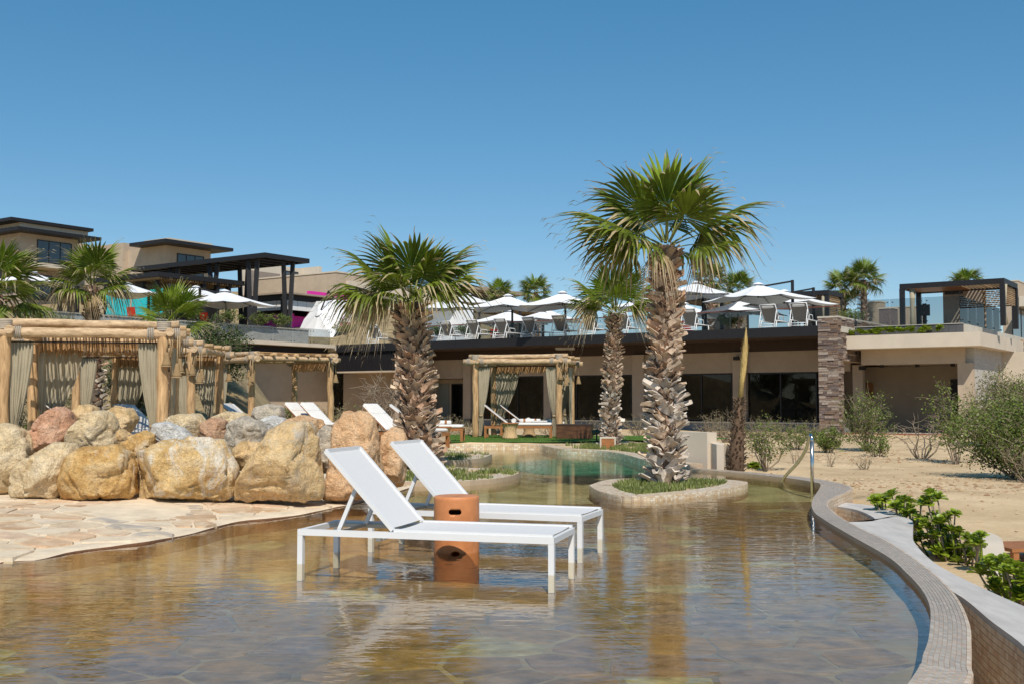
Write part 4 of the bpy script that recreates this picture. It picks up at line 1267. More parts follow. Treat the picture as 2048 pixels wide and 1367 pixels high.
def boulder(label, outline, Y, depth, m, cuts=9, rough=1.0, seed=1):
    """outline: silhouette in the photograph; the stone gets the true size for its distance and a real depth."""
    rg = random.Random(seed * 77 + 5)
    pts = [P(x, y, Y) for x, y in outline]
    cx = (min(p.x for p in pts) + max(p.x for p in pts)) / 2; cz = (min(p.z for p in pts) + max(p.z for p in pts)) / 2
    poly = [(p.x - cx, p.z - cz) for p in pts]
    def rad(phi):
        dx, dz = cos(phi), sin(phi); best = .02
        for i in range(len(poly)):
            ax, az = poly[i]; bx, bz = poly[(i + 1) % len(poly)]
            ex, ez = bx - ax, bz - az
            den = dx * ez - dz * ex
            if abs(den) < 1e-9: continue
            t = (ax * ez - az * ex) / den; s = (ax * dz - az * dx) / den
            if t > 0 and -1e-6 <= s <= 1 + 1e-6: best = max(best, t)
        return best
    TAB = [rad(-pi + 2 * pi * k / 240) for k in range(240)]
    TAB = [sum(TAB[(k + j) % 240] for j in (-2, -1, 0, 1, 2)) / 5 for k in range(240)]
    def radf(phi):
        q = (phi + pi) / (2 * pi) * 240; i = int(q) % 240; f = q - int(q)
        return TAB[i] * (1 - f) + TAB[(i + 1) % 240] * f
    vs = []
    mean = sum(sqrt(x * x + z * z) for x, z in poly) / len(poly)
    planes = []
    for k in range(cuts + 6):
        d = Vector((rg.uniform(-1, 1), -rg.uniform(.35, 1.2), rg.uniform(-.7, 1))).normalized()
        planes.append((d, rg.uniform(.52, .80)))
    for d in ICO_V:
        phi = atan2(d.z, d.x); c = sqrt(d.x * d.x + d.z * d.z)
        r = radf(phi) * (c ** .72 if c > 0 else 0)
        y = (abs(d.y) ** .8) * (1 if d.y > 0 else -1) * depth / 2
        p = Vector((cos(phi) * r, y, sin(phi) * r))
        for n_, k in planes:
            lim = k * (abs(n_.x) * mean + abs(n_.y) * depth / 2 + abs(n_.z) * mean)
            e = p.dot(n_) - lim
            if e > 0: p -= n_ * e * .97
        vs.append(p)
    out = []
    o = Vector((seed * 3.7, seed * 1.3, seed))
    for p in vs:
        n_ = p.normalized()
        k = .05 * noise.noise(p * (1.0 / mean) + o) + .035 * noise.noise(p * 5 + o) + .028 * (.3 - abs(noise.noise(p * 9 + o))) + .016 * noise.noise(p * 20 + o) + .009 * noise.noise(p * 42 + o) - .10 * max(0, .10 - abs(noise.noise(p * 2.6 + o * 2)))
        vd = noise.voronoi(p * 2.4 / max(.25, mean) * .4 + o)[0]
        k += .045 * (noise.cell(p * (1.1 / mean) + o) - .5) * .6 - .05 * max(0, 1 - (vd[1] - vd[0]) / .10)
        out.append(p + n_ * k * mean * 1.5 * rough)
    mb = MB(); mb.add(out, ICO_F, 0, True)
    me = mb.mesh('boulder', RK[m])
    ob = link('boulder', me, None, (cx, Y, cz))
    tag(ob, label, 'boulder', 'boulders heaped behind the stone beach')
    return ob
BL = [
 ('cream yellow boulder cut off by the left edge of the photo', [(-60, 985), (-70, 900), (-30, 850), (10, 842), (48, 855), (66, 890), (64, 940), (40, 985), (0, 998)], 12.9, .9, 'cream'),
 ('pale cream boulder with a long sloping top in front at far left', [(20, 996), (24, 950), (60, 912), (110, 884), (150, 880), (158, 905), (145, 950), (130, 996)], 12.4, .8, 'cream'),
 ('squarish orange brown boulder with dark front face, third from the left at ground level', [(117, 998), (126, 940), (136, 905), (160, 890), (238, 888), (262, 908), (272, 950), (274, 994), (200, 1000)], 12.3, .8, 'ochre'),
 ('largest wide boulder with white vertical veins and ochre top', [(278, 998), (255, 925), (290, 895), (330, 876), (390, 872), (456, 874), (470, 905), (474, 950), (460, 996), (370, 1003)], 12.5, .95, 'vein'),
 ('large leaning boulder, tan on its left flank and grey on its right', [(462, 1000), (474, 965), (505, 915), (540, 858), (575, 836), (622, 838), (640, 870), (640, 930), (648, 985), (640, 1000), (550, 1005)], 12.6, .95, 'mix'),
 ('tall pinkish tan boulder directly left of the nearer lounger back', [(648, 996), (655, 935), (668, 850), (692, 822), (720, 814), (748, 828), (756, 880), (764, 940), (752, 994), (700, 1000)], 13.2, .9, 'rose'),
 ('pitted yellow and pink boulder between the two lounger backs', [(752, 972), (758, 900), (765, 860), (785, 848), (806, 856), (818, 895), (812, 940), (806, 972), (780, 980)], 13.8, .7, 'rose'),
 ('red pink boulder on top of the pile at left', [(62, 905), (72, 850), (100, 822), (120, 810), (140, 822), (148, 860), (130, 890), (95, 906)], 13.3, .8, 'pink'),
 ('rounded pale cream boulder leaning right of the red pink one', [(128, 900), (136, 870), (165, 835), (195, 818), (216, 822), (232, 855), (232, 892), (190, 902)], 13.1, .75, 'cream'),
 ('small yellow tan boulder on top of the pile behind the cream ones', [(138, 850), (150, 820), (170, 805), (192, 812), (198, 835), (180, 856)], 13.9, .6, 'tan'),
 ('small orange tan boulder on top of the pile left of the patterned cushions', [(208, 850), (212, 822), (235, 809), (262, 816), (274, 840), (258, 866), (225, 862)], 13.8, .6, 'tan'),
 ('small plain tan stone wedged under the orange tan boulder', [(224, 900), (226, 866), (245, 856), (262, 870), (262, 900)], 13.3, .5, 'tan'),
 ('yellowish stone with an ochre hollow left of the grey white one', [(255, 910), (258, 870), (285, 860), (308, 870), (310, 900), (285, 914)], 13.0, .5, 'ochre'),
 ('grey and white marbled stone lying on the pile', [(300, 872), (306, 848), (335, 840), (365, 855), (390, 876), (388, 890), (330, 888)], 13.2, .5, 'marble'),
 ('wide cream tan boulder behind the grey white stone', [(322, 865), (335, 838), (360, 824), (395, 826), (412, 845), (408, 875), (370, 885)], 13.7, .7, 'cream'),
 ('brown red boulder in the dip of the pile right of the cream tan one', [(404, 880), (406, 846), (425, 834), (452, 840), (460, 870), (440, 886)], 13.6, .6, 'brown'),
 ('pinkish cream boulder on the ridge below the grey topmost stone', [(418, 860), (425, 832), (455, 822), (490, 826), (506, 845), (498, 868), (450, 872)], 14.2, .7, 'cream'),
 ('grey brown boulder with a dark crack behind the large leaning one', [(452, 885), (460, 845), (490, 830), (522, 838), (538, 870), (525, 900), (480, 900)], 13.5, .7, 'grey'),
 ('grey angular stone, topmost of the pile in front of the third cabana', [(502, 838), (512, 812), (540, 806), (566, 812), (568, 835), (540, 846)], 14.3, .6, 'grey'),
 ('light grey stone just below the topmost grey one', [(516, 860), (522, 836), (545, 828), (570, 836), (575, 858), (545, 866)], 13.9, .5, 'marble'),
 ('small tan stone in the gap between the veined and the leaning boulders', [(466, 940), (468, 895), (490, 880), (520, 884), (522, 915), (500, 944)], 13.1, .5, 'tan'),
 ('speckled grey boulder squeezed between the leaning and the tall boulders', [(630, 945), (630, 875), (648, 850), (668, 856), (676, 900), (668, 946)], 13.4, .7, 'grey'),
 ('orange tan boulder behind the top of the large leaning one', [(545, 875), (560, 842), (600, 830), (645, 838), (660, 866), (640, 890)], 14.1, .8, 'rose'),
 ('small ochre stone above the squarish brown boulder', [(240, 920), (244, 885), (262, 876), (274, 888), (276, 918), (258, 928)], 12.9, .4, 'ochre'),
]
for i, (lb_, ol, Y, dp, m_) in enumerate(BL): boulder(lb_, ol, Y, dp, m_, seed=i + 1)

# ================================================================== POOL FURNITURE
def white_lounger(name, label, o, rz):
    t = thing(name, label, 'sun lounger', o, rz, 'white sun loungers standing in the water')
    o = Vector(o); W_, Ln = .68, 2.0
    mw, ms = M['white'], M['sling']
    ZT = .385                                   # frame top above the pool floor
    def at(x, y, z): return Vector((x, y, z)) + o
    s = .042
    for x in (s / 2, Ln - s / 2):
        for y in (s / 2, W_ - s / 2):
            MB().box(o.x + x - s / 2, o.x + x + s / 2, o.y + y - s / 2, o.y + y + s / 2, o.z, o.z + ZT - .046).build('leg', mw, t)
    for y in (s / 2, W_ - s / 2):
        MB().box(o.x, o.x + Ln, o.y + y - s / 2, o.y + y + s / 2, o.z + ZT - .045, o.z + ZT).build('side_rail', mw, t)
    for x in (s / 2, Ln - s / 2):
        MB().box(o.x + x - s / 2, o.x + x + s / 2, o.y + s + .001, o.y + W_ - s - .001, o.z + ZT - .043, o.z + ZT - .002).build('end_rail', mw, t)
    MB().box(o.x + .62, o.x + .66, o.y + s + .001, o.y + W_ - s - .001, o.z + ZT - .075, o.z + ZT - .03).build('cross_rail', mw, t)
    # seat: sling stretched between two slim rails
    mb = MB(); n = 10; vs = []; 
    for i in range(n + 1):
        x = .78 + (Ln - .03 - .78) * i / n
        for j in range(7):
            y = .045 + (W_ - .09) * j / 6
            vs.append(at(x, y, ZT + .012 - .006 * sin(pi * j / 6)))
    fs = [(i * 7 + j, (i + 1) * 7 + j, (i + 1) * 7 + j + 1, i * 7 + j + 1) for i in range(n) for j in range(6)]
    mb.add(vs, fs, 0, True)
    seat = mb.build('seat_sling', ms, t)
    for y in (.032, W_ - .032):
        MB().box(o.x + .775, o.x + Ln - .012, o.y + y - .018, o.y + y + .018, o.z + ZT + .001, o.z + ZT + .022).build('seat_rail', mw, seat)
    # raised back
    hx, hz = .765, ZT + .012; an = R(46.5); Lb = .80
    ux, uz = -cos(an), sin(an)
    mb = MB(); vs = []
    for i in range(n + 1):
        d = .02 + (Lb - .03) * i / n
        for j in range(7):
            y = .04 + (W_ - .08) * j / 6
            k = .012 * sin(pi * j / 6) * sin(pi * min(1, i / n + .1))
            vs.append(at(hx + ux * d - uz * .0 + k * uz * .6, y, hz + uz * d - k * .6))
    mb.add(vs, [(i * 7 + j, i * 7 + j + 1, (i + 1) * 7 + j + 1, (i + 1) * 7 + j) for i in range(n) for j in range(6)], 0, True)
    back = mb.build('back_sling', ms, t)
    for y in (.028, W_ - .028):
        MB().bar(at(hx, y, hz), at(hx + ux * Lb, y, hz + uz * Lb), .032, .028).build('back_rail', mw, back)
    MB().bar(at(hx + ux * Lb, .045, hz + uz * Lb), at(hx + ux * Lb, W_ - .045, hz + uz * Lb), .026, .026).build('back_rail', mw, back)
    # props
    for y in (.085, W_ - .085):
        MB().bar(at(hx + ux * .46, y, hz + uz * .46 - .02), at(.30, y, ZT - .02), .024, .03).build('back_prop', mw, t)
    MB().bar(at(.30, .085, ZT - .022), at(.30, W_ - .085, ZT - .022), .022, .022).build('prop_bar', M['palegrey'], t)
    MB().bar(at(.08, W_ - .075, ZT - .03), at(.74, W_ - .075, ZT - .03), .03, .03).build('ratchet_rail', M['palegrey'], t)
    return t
FL = ZF + .012
nl, nr_, fr_, flf = G(593, 1127), G(1108, 1150), G(1145, 1122), G(676, 1103)
ang = atan2((nr_ - nl).y, (nr_ - nl).x)
c0 = (nl + nr_ + fr_ + flf) / 4
def corner(c, ang, ln=2.0, wd=.68): return (c.x - cos(ang) * ln / 2 + sin(ang) * wd / 2, c.y - sin(ang) * ln / 2 - cos(ang) * wd / 2, FL)
white_lounger('sun_lounger', 'white mesh sun lounger nearest the viewer, standing in the shallow water', corner(c0, ang), ang)
n2, r2, f2_ = G(731, 1076), G(1173, 1097), G(1198, 1075)
ang2 = atan2((r2 - n2).y, (r2 - n2).x)
c1 = (r2 + f2_) / 2 - Vector((cos(ang2), sin(ang2), 0)) * 1.0
white_lounger('sun_lounger', 'white mesh sun lounger behind the terracotta stool, farther from the viewer', corner(c1, ang2), ang2)

def stool(o):
    r, h, w_ = .186, .575, .022
    t = thing('stool', 'round glazed terracotta drum stool between the two white loungers, with oval hand hole', 'stool', o)
    o = Vector(o)
    # wall grid with an oval hand hole and an arch at the foot, cut by leaving cells open and fitting the rim
    nA, mbw = 96, MB()
    az_hole = R(-90 - 1.5); az_arch = R(-90)
    prof = [(r - .004, 0)] + [(r + .002 * sin(pi * k / 30), h * .985 * k / 30) for k in range(1, 31)] + [(r - .006, h - .002), (r - .014, h)]
    mbw.lathe([(r - w_, 0)] + prof + [(r * .5, h + .001), (.001, h + .001)] + [(.001, h - .02), (r - w_ - .002, h - .022), (r - w_, .0)], nA, o)
    body = mbw.build('drum', M['terracotta'], t)
    cut = MB()
    def capsule(az, hw, hh, zc, arch=False):
        d = Vector((cos(az), sin(az), 0)); sx_ = Vector((-sin(az), cos(az), 0))
        ring = []
        for k in range(28):
            a = 2 * pi * k / 28
            if arch: x, z = hw * cos(a), zc + hh * sin(a)
            else:
                x = (hw - hh) * (1 if cos(a) > 0 else -1) + hh * cos(a); z = zc + hh * sin(a)
            ring.append((x, z))
        vs = [o * 0 + d * q + sx_ * x + Vector((0, 0, z)) for q in (r - .10, r + .10) for (x, z) in ring]
        fs = [(k, (k + 1) % 28, 28 + (k + 1) % 28, 28 + k) for k in range(28)] + [tuple(reversed(range(28))), tuple(range(28, 56))]
        cut.add(vs, fs)
    capsule(az_hole, .052, .021, h - .12)
    capsule(az_arch, .08, .162, -.02, True)
    co = link('cutter', cut.mesh('cutter', M['terracotta']))
    co.location = o
    bo = body.modifiers.new('cut', 'BOOLEAN'); bo.operation = 'DIFFERENCE'; bo.object = co; bo.solver = 'EXACT'
    bpy.context.view_layer.update()
    dg = bpy.context.evaluated_depsgraph_get()
    me = bpy.data.meshes.new_from_object(body.evaluated_get(dg))
    body.modifiers.clear(); body.data = me
    bpy.data.objects.remove(co)
    return t
st_c = G(911, 1106)
stool((st_c.x, st_c.y + .17, FL))

# grab rail
hb = G(1625, 976); he = G(1562, 958)
hr = thing('grab_rail', 'polished steel grab rail rising from the water at the right pool edge', 'handrail', (hb.x, hb.y, -.1))
top = hb + Vector((0, 0, .74))
pts = [hb + Vector((0, 0, -.12)), hb + Vector((0, 0, .3)), hb + Vector((0, 0, .66))]
MB().tube(pts, .026, 14).build('post', M['steel'], hr)
d = he - hb
cur = [hb + Vector((0, 0, .66)), hb + Vector((0, 0, .71)) + d * .005, hb + Vector((0, 0, .735)) + d * .02, hb + Vector((0, 0, .73)) + d * .06]
for k in range(1, 11):
    q = .06 + .94 * k / 10
    cur.append(hb + d * q + Vector((0, 0, .73 * (1 - q) ** .9 * (1 - .22 * sin(pi * q)) - .06 * q)))
MB().tube(smooth_curve(cur, 3), .024, 14).build('rail', M['steel'], hr)

# ================================================================== CABANAS
def log_pts(a, b, n=8, wob=.012):
    a, b = Vector(a), Vector(b)
    return [a.lerp(b, k / n) + Vector((rnd(-wob, wob), rnd(-wob, wob), rnd(-wob, wob))) for k in range(n + 1)]
def log(mb, a, b, r0, r1, n=10, wob=.010):
    k = 8
    mb.tube(log_pts(a, b, k, wob), [lerp(r0, r1, i / k) * rnd(.95, 1.05) for i in range(k + 1)], n)
    return mb
def curtain_mb(p0, p1, pin, ztop, ztie, zbot, folds=7, tie=.2, flare=.45, amp=.035, seed=0):
    """cloth from p0 to p1 (top corners), gathered towards the point pin at the tie."""
    mb = MB(); nu, nv = 30, 16
    d = p1 - p0; w_ = d.length; u = d / w_; nrm = Vector((-u.y, u.x, 0))
    mid = (p0 + p1) / 2
    vs = []
    for j in range(nv + 1):
        t = j / nv; z = lerp(ztop, zbot, t)
        tt = (ztop - ztie) / (ztop - zbot)
        if t < tt: k = lerp(1, tie, (t / tt) ** 1.7); c = mid.lerp(pin, (t / tt) ** 1.6)
        else: q = (t - tt) / (1 - tt); k = lerp(tie, flare, q ** .8); c = pin.lerp(pin.lerp(mid, .15), q)
        for i in range(nu + 1):
            s = i / nu - .5
            f = amp * (1 - .3 * k) * sin(2 * pi * folds * i / nu + seed + .4 * sin(3 * t + seed)) + .01 * sin(9 * t + i)
            x = c + u * (s * w_ * k) + nrm * f
            vs.append((x.x, x.y, z))
    fs = [(j * (nu + 1) + i, j * (nu + 1) + i + 1, (j + 1) * (nu + 1) + i + 1, (j + 1) * (nu + 1) + i) for j in range(nv) for i in range(nu)]
    mb.add(vs, fs, 0, True)
    return mb
def tassel_lantern(o, s, label, drop):
    """woven bell lantern on a cord: o is the tie point."""
    t = thing('woven_lantern', label, 'lantern', o, 0, 'woven jute lanterns tied to the cabanas')
    o = Vector(o)
    MB().tube([o, o + Vector((0, 0, -drop))], .012 * s, 6).build('cord', M['rope'], t)
    mb = MB()
    prof = [(.018, 0), (.035, -.01), (.045, -.05), (.06, -.13), (.085, -.22), (.10, -.27), (.085, -.268), (.05, -.15), (.02, -.03)]
    mb.lathe([(r * s, z * s) for r, z in prof], 18, o + Vector((0, 0, -drop)), 0, True, lambda a, z: 1 + .05 * sin(a * 18) * (1 if int(z * 90) % 2 else -1))
    sh = mb.build('shade', M['basket'], t)
    MB().lathe([(.10 * s, -.262 * s), (.108 * s, -.27 * s), (.10 * s, -.282 * s), (.092 * s, -.27 * s)], 18, o + Vector((0, 0, -drop))).build('rim', M['rope'], sh)
    return t
def cabana(label, c, W_, Dp, rz, z0, H, lab2, curt='flr', lant=3, extra=.35, cw=.36):
    """c: front right post; local x to the left is negative, y goes back."""
    t = thing('cabana', label, 'cabana', (0, 0, 0), 0, 'peeled log cabanas on the pool lawn')
    zb = z0 + H
    corners = {'fr': (0, 0), 'fl': (-W_, 0), 'br': (0, Dp), 'bl': (-W_, Dp)}
    for k, (x, y) in corners.items():
        mb = MB(); log(mb, (x, y, z0 - .15), (x, y, zb + .16), .098, .084, 12, .014); p = mb.build('post', M['post'], t)
    for y in (0, Dp):
        mb = MB(); log(mb, (-W_ - extra, y - .02, zb), (extra, y - .02, zb), .085, .078, 10, .012); mb.build('beam', M['log'], t)
        mb = MB(); log(mb, (-W_ - extra * .6, y + .05, zb + .155), (extra * .7, y + .05, zb + .155), .072, .066, 10, .012); mb.build('beam', M['log'], t)
    for x in (0, -W_):
        mb = MB(); log(mb, (x + .1, -extra * .6, zb + .03), (x + .1, Dp + extra * .7, zb + .03), .07, .062, 10, .012); mb.build('side_beam', M['log'], t)
    k = .16
    while k < Dp - .05:
        mb = MB(); r = rnd(.042, .056)
        log(mb, (-W_ - extra * rnd(.2, .8), k, zb + .13 + rnd(-.01, .02)), (extra * rnd(.6, 1.0), k + rnd(-.03, .03), zb + .13 + rnd(-.01, .02)), r, r * .85, 8, .014)
        mb.build('roof_pole', M['pole'], t)
        k += rnd(.30, .38)
    mb = MB(); x = -W_ - .06
    while x < .1:
        q = rnd(.010, .017); dx = rnd(-.03, .03); z_ = zb + .185 + rnd(0, .02)
        mb.tube([(x, .13 + rnd(-.03, .03), z_), (x + dx * .5, Dp * .5, z_ - .012), (x + dx, Dp + rnd(.0, .12), z_)], q, 5)
        x += q * 2 + rnd(.004, .034)
    mb.build('reed_roof', M['reed'], t, kind='stuff')
    # reed mat hanging under the poles along the back
    mb = MB(); x = -W_ + .1
    while x < -.1:
        l = rnd(.15, .24); q = rnd(.008, .013)
        mb.box(x - q, x + q, Dp - .13 + rnd(-.015, .015), Dp - .10, zb - .06 - l, zb - .06); x += q * 2 + .006
    mb.build('reed_fringe', M['reed'], t, kind='stuff')
    # joints
    for k, (x, y) in corners.items():
        mb = MB()
        for q in range(5): mb.lathe([(.112 + rnd(0, .012), zb + .07 + q * .03 - .016), (.125, zb + .07 + q * .03), (.112, zb + .07 + q * .03 + .016)], 12, (x, y + .02, 0))
        mb.build('cord_wrap', M['wrap'], t)
        for s in (-1, 1):
            mb = MB()
            for q in range(4):
                xx = x + s * (.16 + q * .028)
                pr = [(xx, y - .02 + .095 * cos(a), zb + .095 * sin(a)) for a in [2 * pi * i / 10 for i in range(11)]]
                mb.tube(pr, .014, 5)
            mb.build('cord_wrap', M['wrap'], t)
        mb = MB()
        for s in (0, .03): mb.tube([(x + .1 + s, y - .11, zb + .1), (x + .12 + s, y - .13, zb - .1), (x + .1 + s, y - .125, zb - .34)], .012, 5)
        if k in ('fr', 'br'): mb.build('rope_tail', M['rope'], t)
    # curtains: (post, direction of the cloth)
    mb = MB(); mb.tube([(-W_ + .1, .03, zb - .14), (-.1, .03, zb - .14)], .012, 6); mb.build('curtain_rod', M['black'], t)
    zt = zb - .13; tz = z0 + .62
    def cur(x0, y0, x1, y1, px, py, sd, tie=.2):
        cmb = curtain_mb(Vector((x0, y0, 0)), Vector((x1, y1, 0)), Vector((px, py, 0)), zt, tz, z0 + .02, 7, tie, .5, .035, sd)
        cc = cmb.build('curtain', M['curtain'], t)
        MB().lathe([(.055, tz - .02), (.068, tz), (.055, tz + .02)], 12, (px, py, 0)).build('tie_rope', M['rope'], cc)
    if 'f' in curt:
        cur(-W_ + .06, .06, -W_ + .06 + cw, .06, -W_ + .16, .05, 1, .3)
        cur(-.05 - cw, .06, -.05, .06, -.15, .05, 2, .3)
    if 'l' in curt: cur(-W_ + .02, .12, -W_ + .02, .75, -W_ + .03, .25, 3)
    if 'r' in curt: cur(.02, Dp - .75, .02, Dp - .1, .0, Dp - .25, 4)
    if 'b' in curt:
        cur(-W_ + .08, Dp - .06, -W_ + .85, Dp - .06, -W_ + .25, Dp - .05, 5, .3)
        cur(-.65, Dp - .06, -.1, Dp - .06, -.2, Dp - .05, 6)
    t.location = (c.x, c.y, 0); t.rotation_euler = (0, 0, rz)
    m = Matrix.Rotation(rz, 3, 'Z')
    for k in range(lant):
        p = m @ Vector((.16 + .07 * (k % 2), -.12 - .05 * (k == 1), 0)) + m @ Vector((.1 * (k - 1), 0, 0))
        tassel_lantern((c.x + p.x, c.y + p.y, zb - .03), .85, lab2[k], (.26, .44, .36)[k])
    if lant:
        p = m @ Vector((.2, Dp + .05, 0))
        tassel_lantern((c.x + p.x, c.y + p.y, zb - .03), .85, lab2[3], .35)
    return t
def labs(s): return ['woven lantern hanging highest at the front corner of ' + s, 'woven lantern hanging lowest at the front corner of ' + s, 'woven lantern hanging in the middle of the front corner of ' + s, 'woven lantern at the rear right post of ' + s]
K1 = P(328, 660, 18.0)
cabana('peeled log cabana with linen curtains at far left, nearest of the row', K1, 2.42, 2.36, R(13), .2, 2.11, labs('the nearest left cabana'), 'flrb')
K2 = P(383, 700, 23.7)
cabana('peeled log cabana just behind the nearest one, second of the left row', K2, 2.48, 2.35, R(0), .2, 2.10, labs('the second left cabana'), 'flb')
K3 = P(505, 712, 30.0)
cabana('peeled log cabana turned towards the right, third of the left row behind the boulders', K3, 2.1, 2.45, R(-50), .2, 2.16, labs('the third left cabana'), 'f', 3)
K0 = P(1118, 712, 32.0)
cabana('freestanding peeled log cabana on the lawn in front of the dark glass front', K0, 2.5, 2.4, R(-12), .17, 2.20, labs('the lawn cabana'), 'flrb')

# ================================================================== LOUNGE FURNITURE ON THE LAWN
pattern = None
def towel_pattern():
    m, t, bs, out = nt('navy_patterned_towel')
    bs.inputs['Roughness'].default_value = .95
    tc = N(t, 'TexCoord'); mp = N(t, 'Mapping'); mp.inputs['Scale'].default_value = (9, 9, 9); mp.inputs['Rotation'].default_value = (0, 0, .78)
    t.links.new(tc.outputs['Object'], mp.inputs[0])
    ck = N(t, 'TexBrick'); ck.inputs['Scale'].default_value = 1.2; ck.inputs['Mortar Size'].default_value = .09
    ck.inputs['Color1'].default_value = (.075, .08, .13, 1); ck.inputs['Color2'].default_value = (.10, .10, .15, 1); ck.inputs['Mortar'].default_value = (.62, .60, .58, 1)
    t.links.new(mp.outputs[0], ck.inputs[0]); t.links.new(ck.outputs[0], bs.inputs['Base Color'])
    return m
M['pattern'] = towel_pattern()
def soft_box(mb, x0, x1, y0, y1, z0, z1, mi=0, r=.03, f=None):   # padded slab with rounded edges
    prof = [(0, .35), (.08, .08), (.35, 0), (.65, 0), (.92, .08), (1, .35)]
    nx, ny = 9, 6; vs = []; fs = []
    def pz(k): return k
    us = [0, .03, .12, .3, .5, .7, .88, .97, 1]; ws = [0, .05, .25, .75, .95, 1]
    for side in (0, 1):
        for i, u in enumerate(us):
            for j, w_ in enumerate(ws):
                e = min(1, min(u, 1 - u) / .06, min(w_, 1 - w_) / .12)
                x = lerp(x0, x1, u); y = lerp(y0, y1, w_)
                z = lerp((z0 + z1) / 2, z1 if side else z0, (.45 + .55 * sqrt(max(0, 1 - (1 - e) ** 2))))
                vs.append(f(x, y, z) if f else (x, y, z))
    n = len(us) * len(ws); m = len(ws)
    for i in range(len(us) - 1):
        for j in range(m - 1):
            a = i * m + j
            fs.append((n + a, n + a + m, n + a + m + 1, n + a + 1)); fs.append((a, a + 1, a + m + 1, a + m))
    ring = [(i, 0) for i in range(len(us))] + [(len(us) - 1, j) for j in range(1, m)] + [(i, m - 1) for i in range(len(us) - 2, -1, -1)] + [(0, j) for j in range(m - 2, 0, -1)]
    for k in range(len(ring)):
        (a, b), (c, d) = ring[k], ring[(k + 1) % len(ring)]
        fs.append((a * m + b, c * m + d, n + c * m + d, n + a * m + b))
    return mb.add(vs, fs, mi, True)
def teak_lounger(label, pat=True):
    t = thing('teak_lounger', label, 'sun lounger', (0, 0, 0), 0, 'teak loungers with white cushions')
    Ln, W_, zt = 1.95, .68, .34
    for x in (.04, Ln - .04):
        for y in (.03, W_ - .03): MB().box(x - .035, x + .035, y - .03, y + .03, 0, zt).build('leg', M['teak'], t)
    for y in (.03, W_ - .03): MB().box(.0, Ln, y - .02, y + .02, zt - .07, zt + .001).build('side_rail', M['teak'], t)
    for x in (.02, Ln - .02): MB().box(x - .02, x + .02, .051, W_ - .051, zt - .068, zt).build('end_rail', M['teak'], t)
    an = R(38); hx = .72
    def bk(x, y, z):                            # back part folded up about the hinge
        d = hx - x; h = z - zt
        return (hx - d * cos(an) - h * sin(an), y, zt + d * sin(an) + h * cos(an))
    mb = MB(); soft_box(mb, hx + .01, Ln - .02, .05, W_ - .05, zt + .005, zt + .095); mb.build('seat_cushion', M['cushion'], t)
    mb = MB(); soft_box(mb, -.12, hx, .05, W_ - .05, zt + .03, zt + .12, f=bk); cu = mb.build('back_cushion', M['cushion'], t)
    mb = MB(); mb.hexa([bk(*q) for q in ((-.13, .03, zt), (hx, .03, zt), (hx, W_ - .03, zt), (-.13, W_ - .03, zt), (-.13, .03, zt + .028), (hx, .03, zt + .028), (hx, W_ - .03, zt + .028), (-.13, W_ - .03, zt + .028))]); mb.build('back_board', M['teak'], t)
    MB().bar(bk(.15, .3, zt), (.22, .3, zt - .03), .03, .04).build('back_prop', M['teak'], t)
    if pat:
        mb = MB(); soft_box(mb, -.10, hx - .12, .09, W_ - .18, zt + .112, zt + .142, f=bk); mb.build('patterned_cover', M['pattern'], t)
        mb = MB(); mb.tube([(hx + .12, .12, zt + .15), (hx + .12, W_ - .12, zt + .15)], .062, 14, 0); mb.build('bolster', M['towel'], t)
        mb = MB(); soft_box(mb, Ln - .6, Ln - .15, .1, W_ - .1, zt + .09, zt + .15); mb.build('folded_towel', M['pattern'], t)
    else:
        mb = MB(); soft_box(mb, -.06, .22, .08, W_ - .08, zt + .11, zt + .20, f=bk); mb.build('pillow', M['cushion'], t)
    return t
def stump(label, o, s=1.0):
    t = thing('side_table', label, 'side table', o, 0, 'fluted wooden side tables')
    o = Vector(o)
    MB().lathe([(.001, .0), (.22 * s, 0), (.21 * s, .05), (.165 * s, .2 * s), (.20 * s, .36 * s), (.235 * s, .42 * s)], 48, o, 0, True, lambda a, z: 1 + .05 * sin(a * 16)).build('base', M['pole'], t)
    MB().lathe([(.001, .41 * s), (.245 * s, .41 * s), (.25 * s, .425 * s), (.245 * s, .445 * s), (.001, .445 * s)], 32, o).build('top', M['teak'], t)
    return t
GZ = .17
hd = R(-8)
def place(o, px, Y, z, rz): o.location = (P(px, 800, Y).x, Y, z); o.rotation_euler = (0, 0, rz)
tl = teak_lounger('teak lounger with raised white back and navy patterned towel, front one under the lawn cabana')
place(tl, 968, 31.6, GZ, R(-4))
t2 = dup(tl, (P(1000, 800, 33.2).x, 33.2, GZ), R(-4), 'teak lounger with white cushion standing behind the front one under the lawn cabana')
tp = teak_lounger('teak lounger with plain white cushions, its foot end showing right of the leaning palm trunk', False)
place(tp, 778, 28.9, GZ, R(-2))
dup(tl, (P(92, 800, 19.2).x, 19.2, .22), R(24), 'teak lounger with patterned cover between the first two posts of the nearest left cabana')
dup(tl, (P(222, 800, 20.6).x, 20.6, .22), R(-22), 'teak lounger with patterned cover seen left of the green tuft inside the nearest left cabana')
dup(tl, (P(440, 800, 27.2).x, 27.2, .22), R(-18), 'teak lounger with patterned cover left of the third left cabana front post')
dup(tp, (P(566, 800, 29.6).x, 29.6, .22), R(-30), 'white cushioned teak lounger behind the grey topmost stone of the boulder pile')
dup(tp, (P(597, 800, 29.4).x, 29.4, .22), R(-32), 'white cushioned teak lounger beside the right post of the third left cabana')
dup(tp, (P(722, 800, 24.6).x, 24.6, .2), R(-32), 'white cushioned teak lounger left of the leaning palm, behind the tall pinkish boulder')
stump('fluted wooden side table in front of the lawn cabana lounger', (P(1020, 800, 30.9).x, 30.9, GZ))
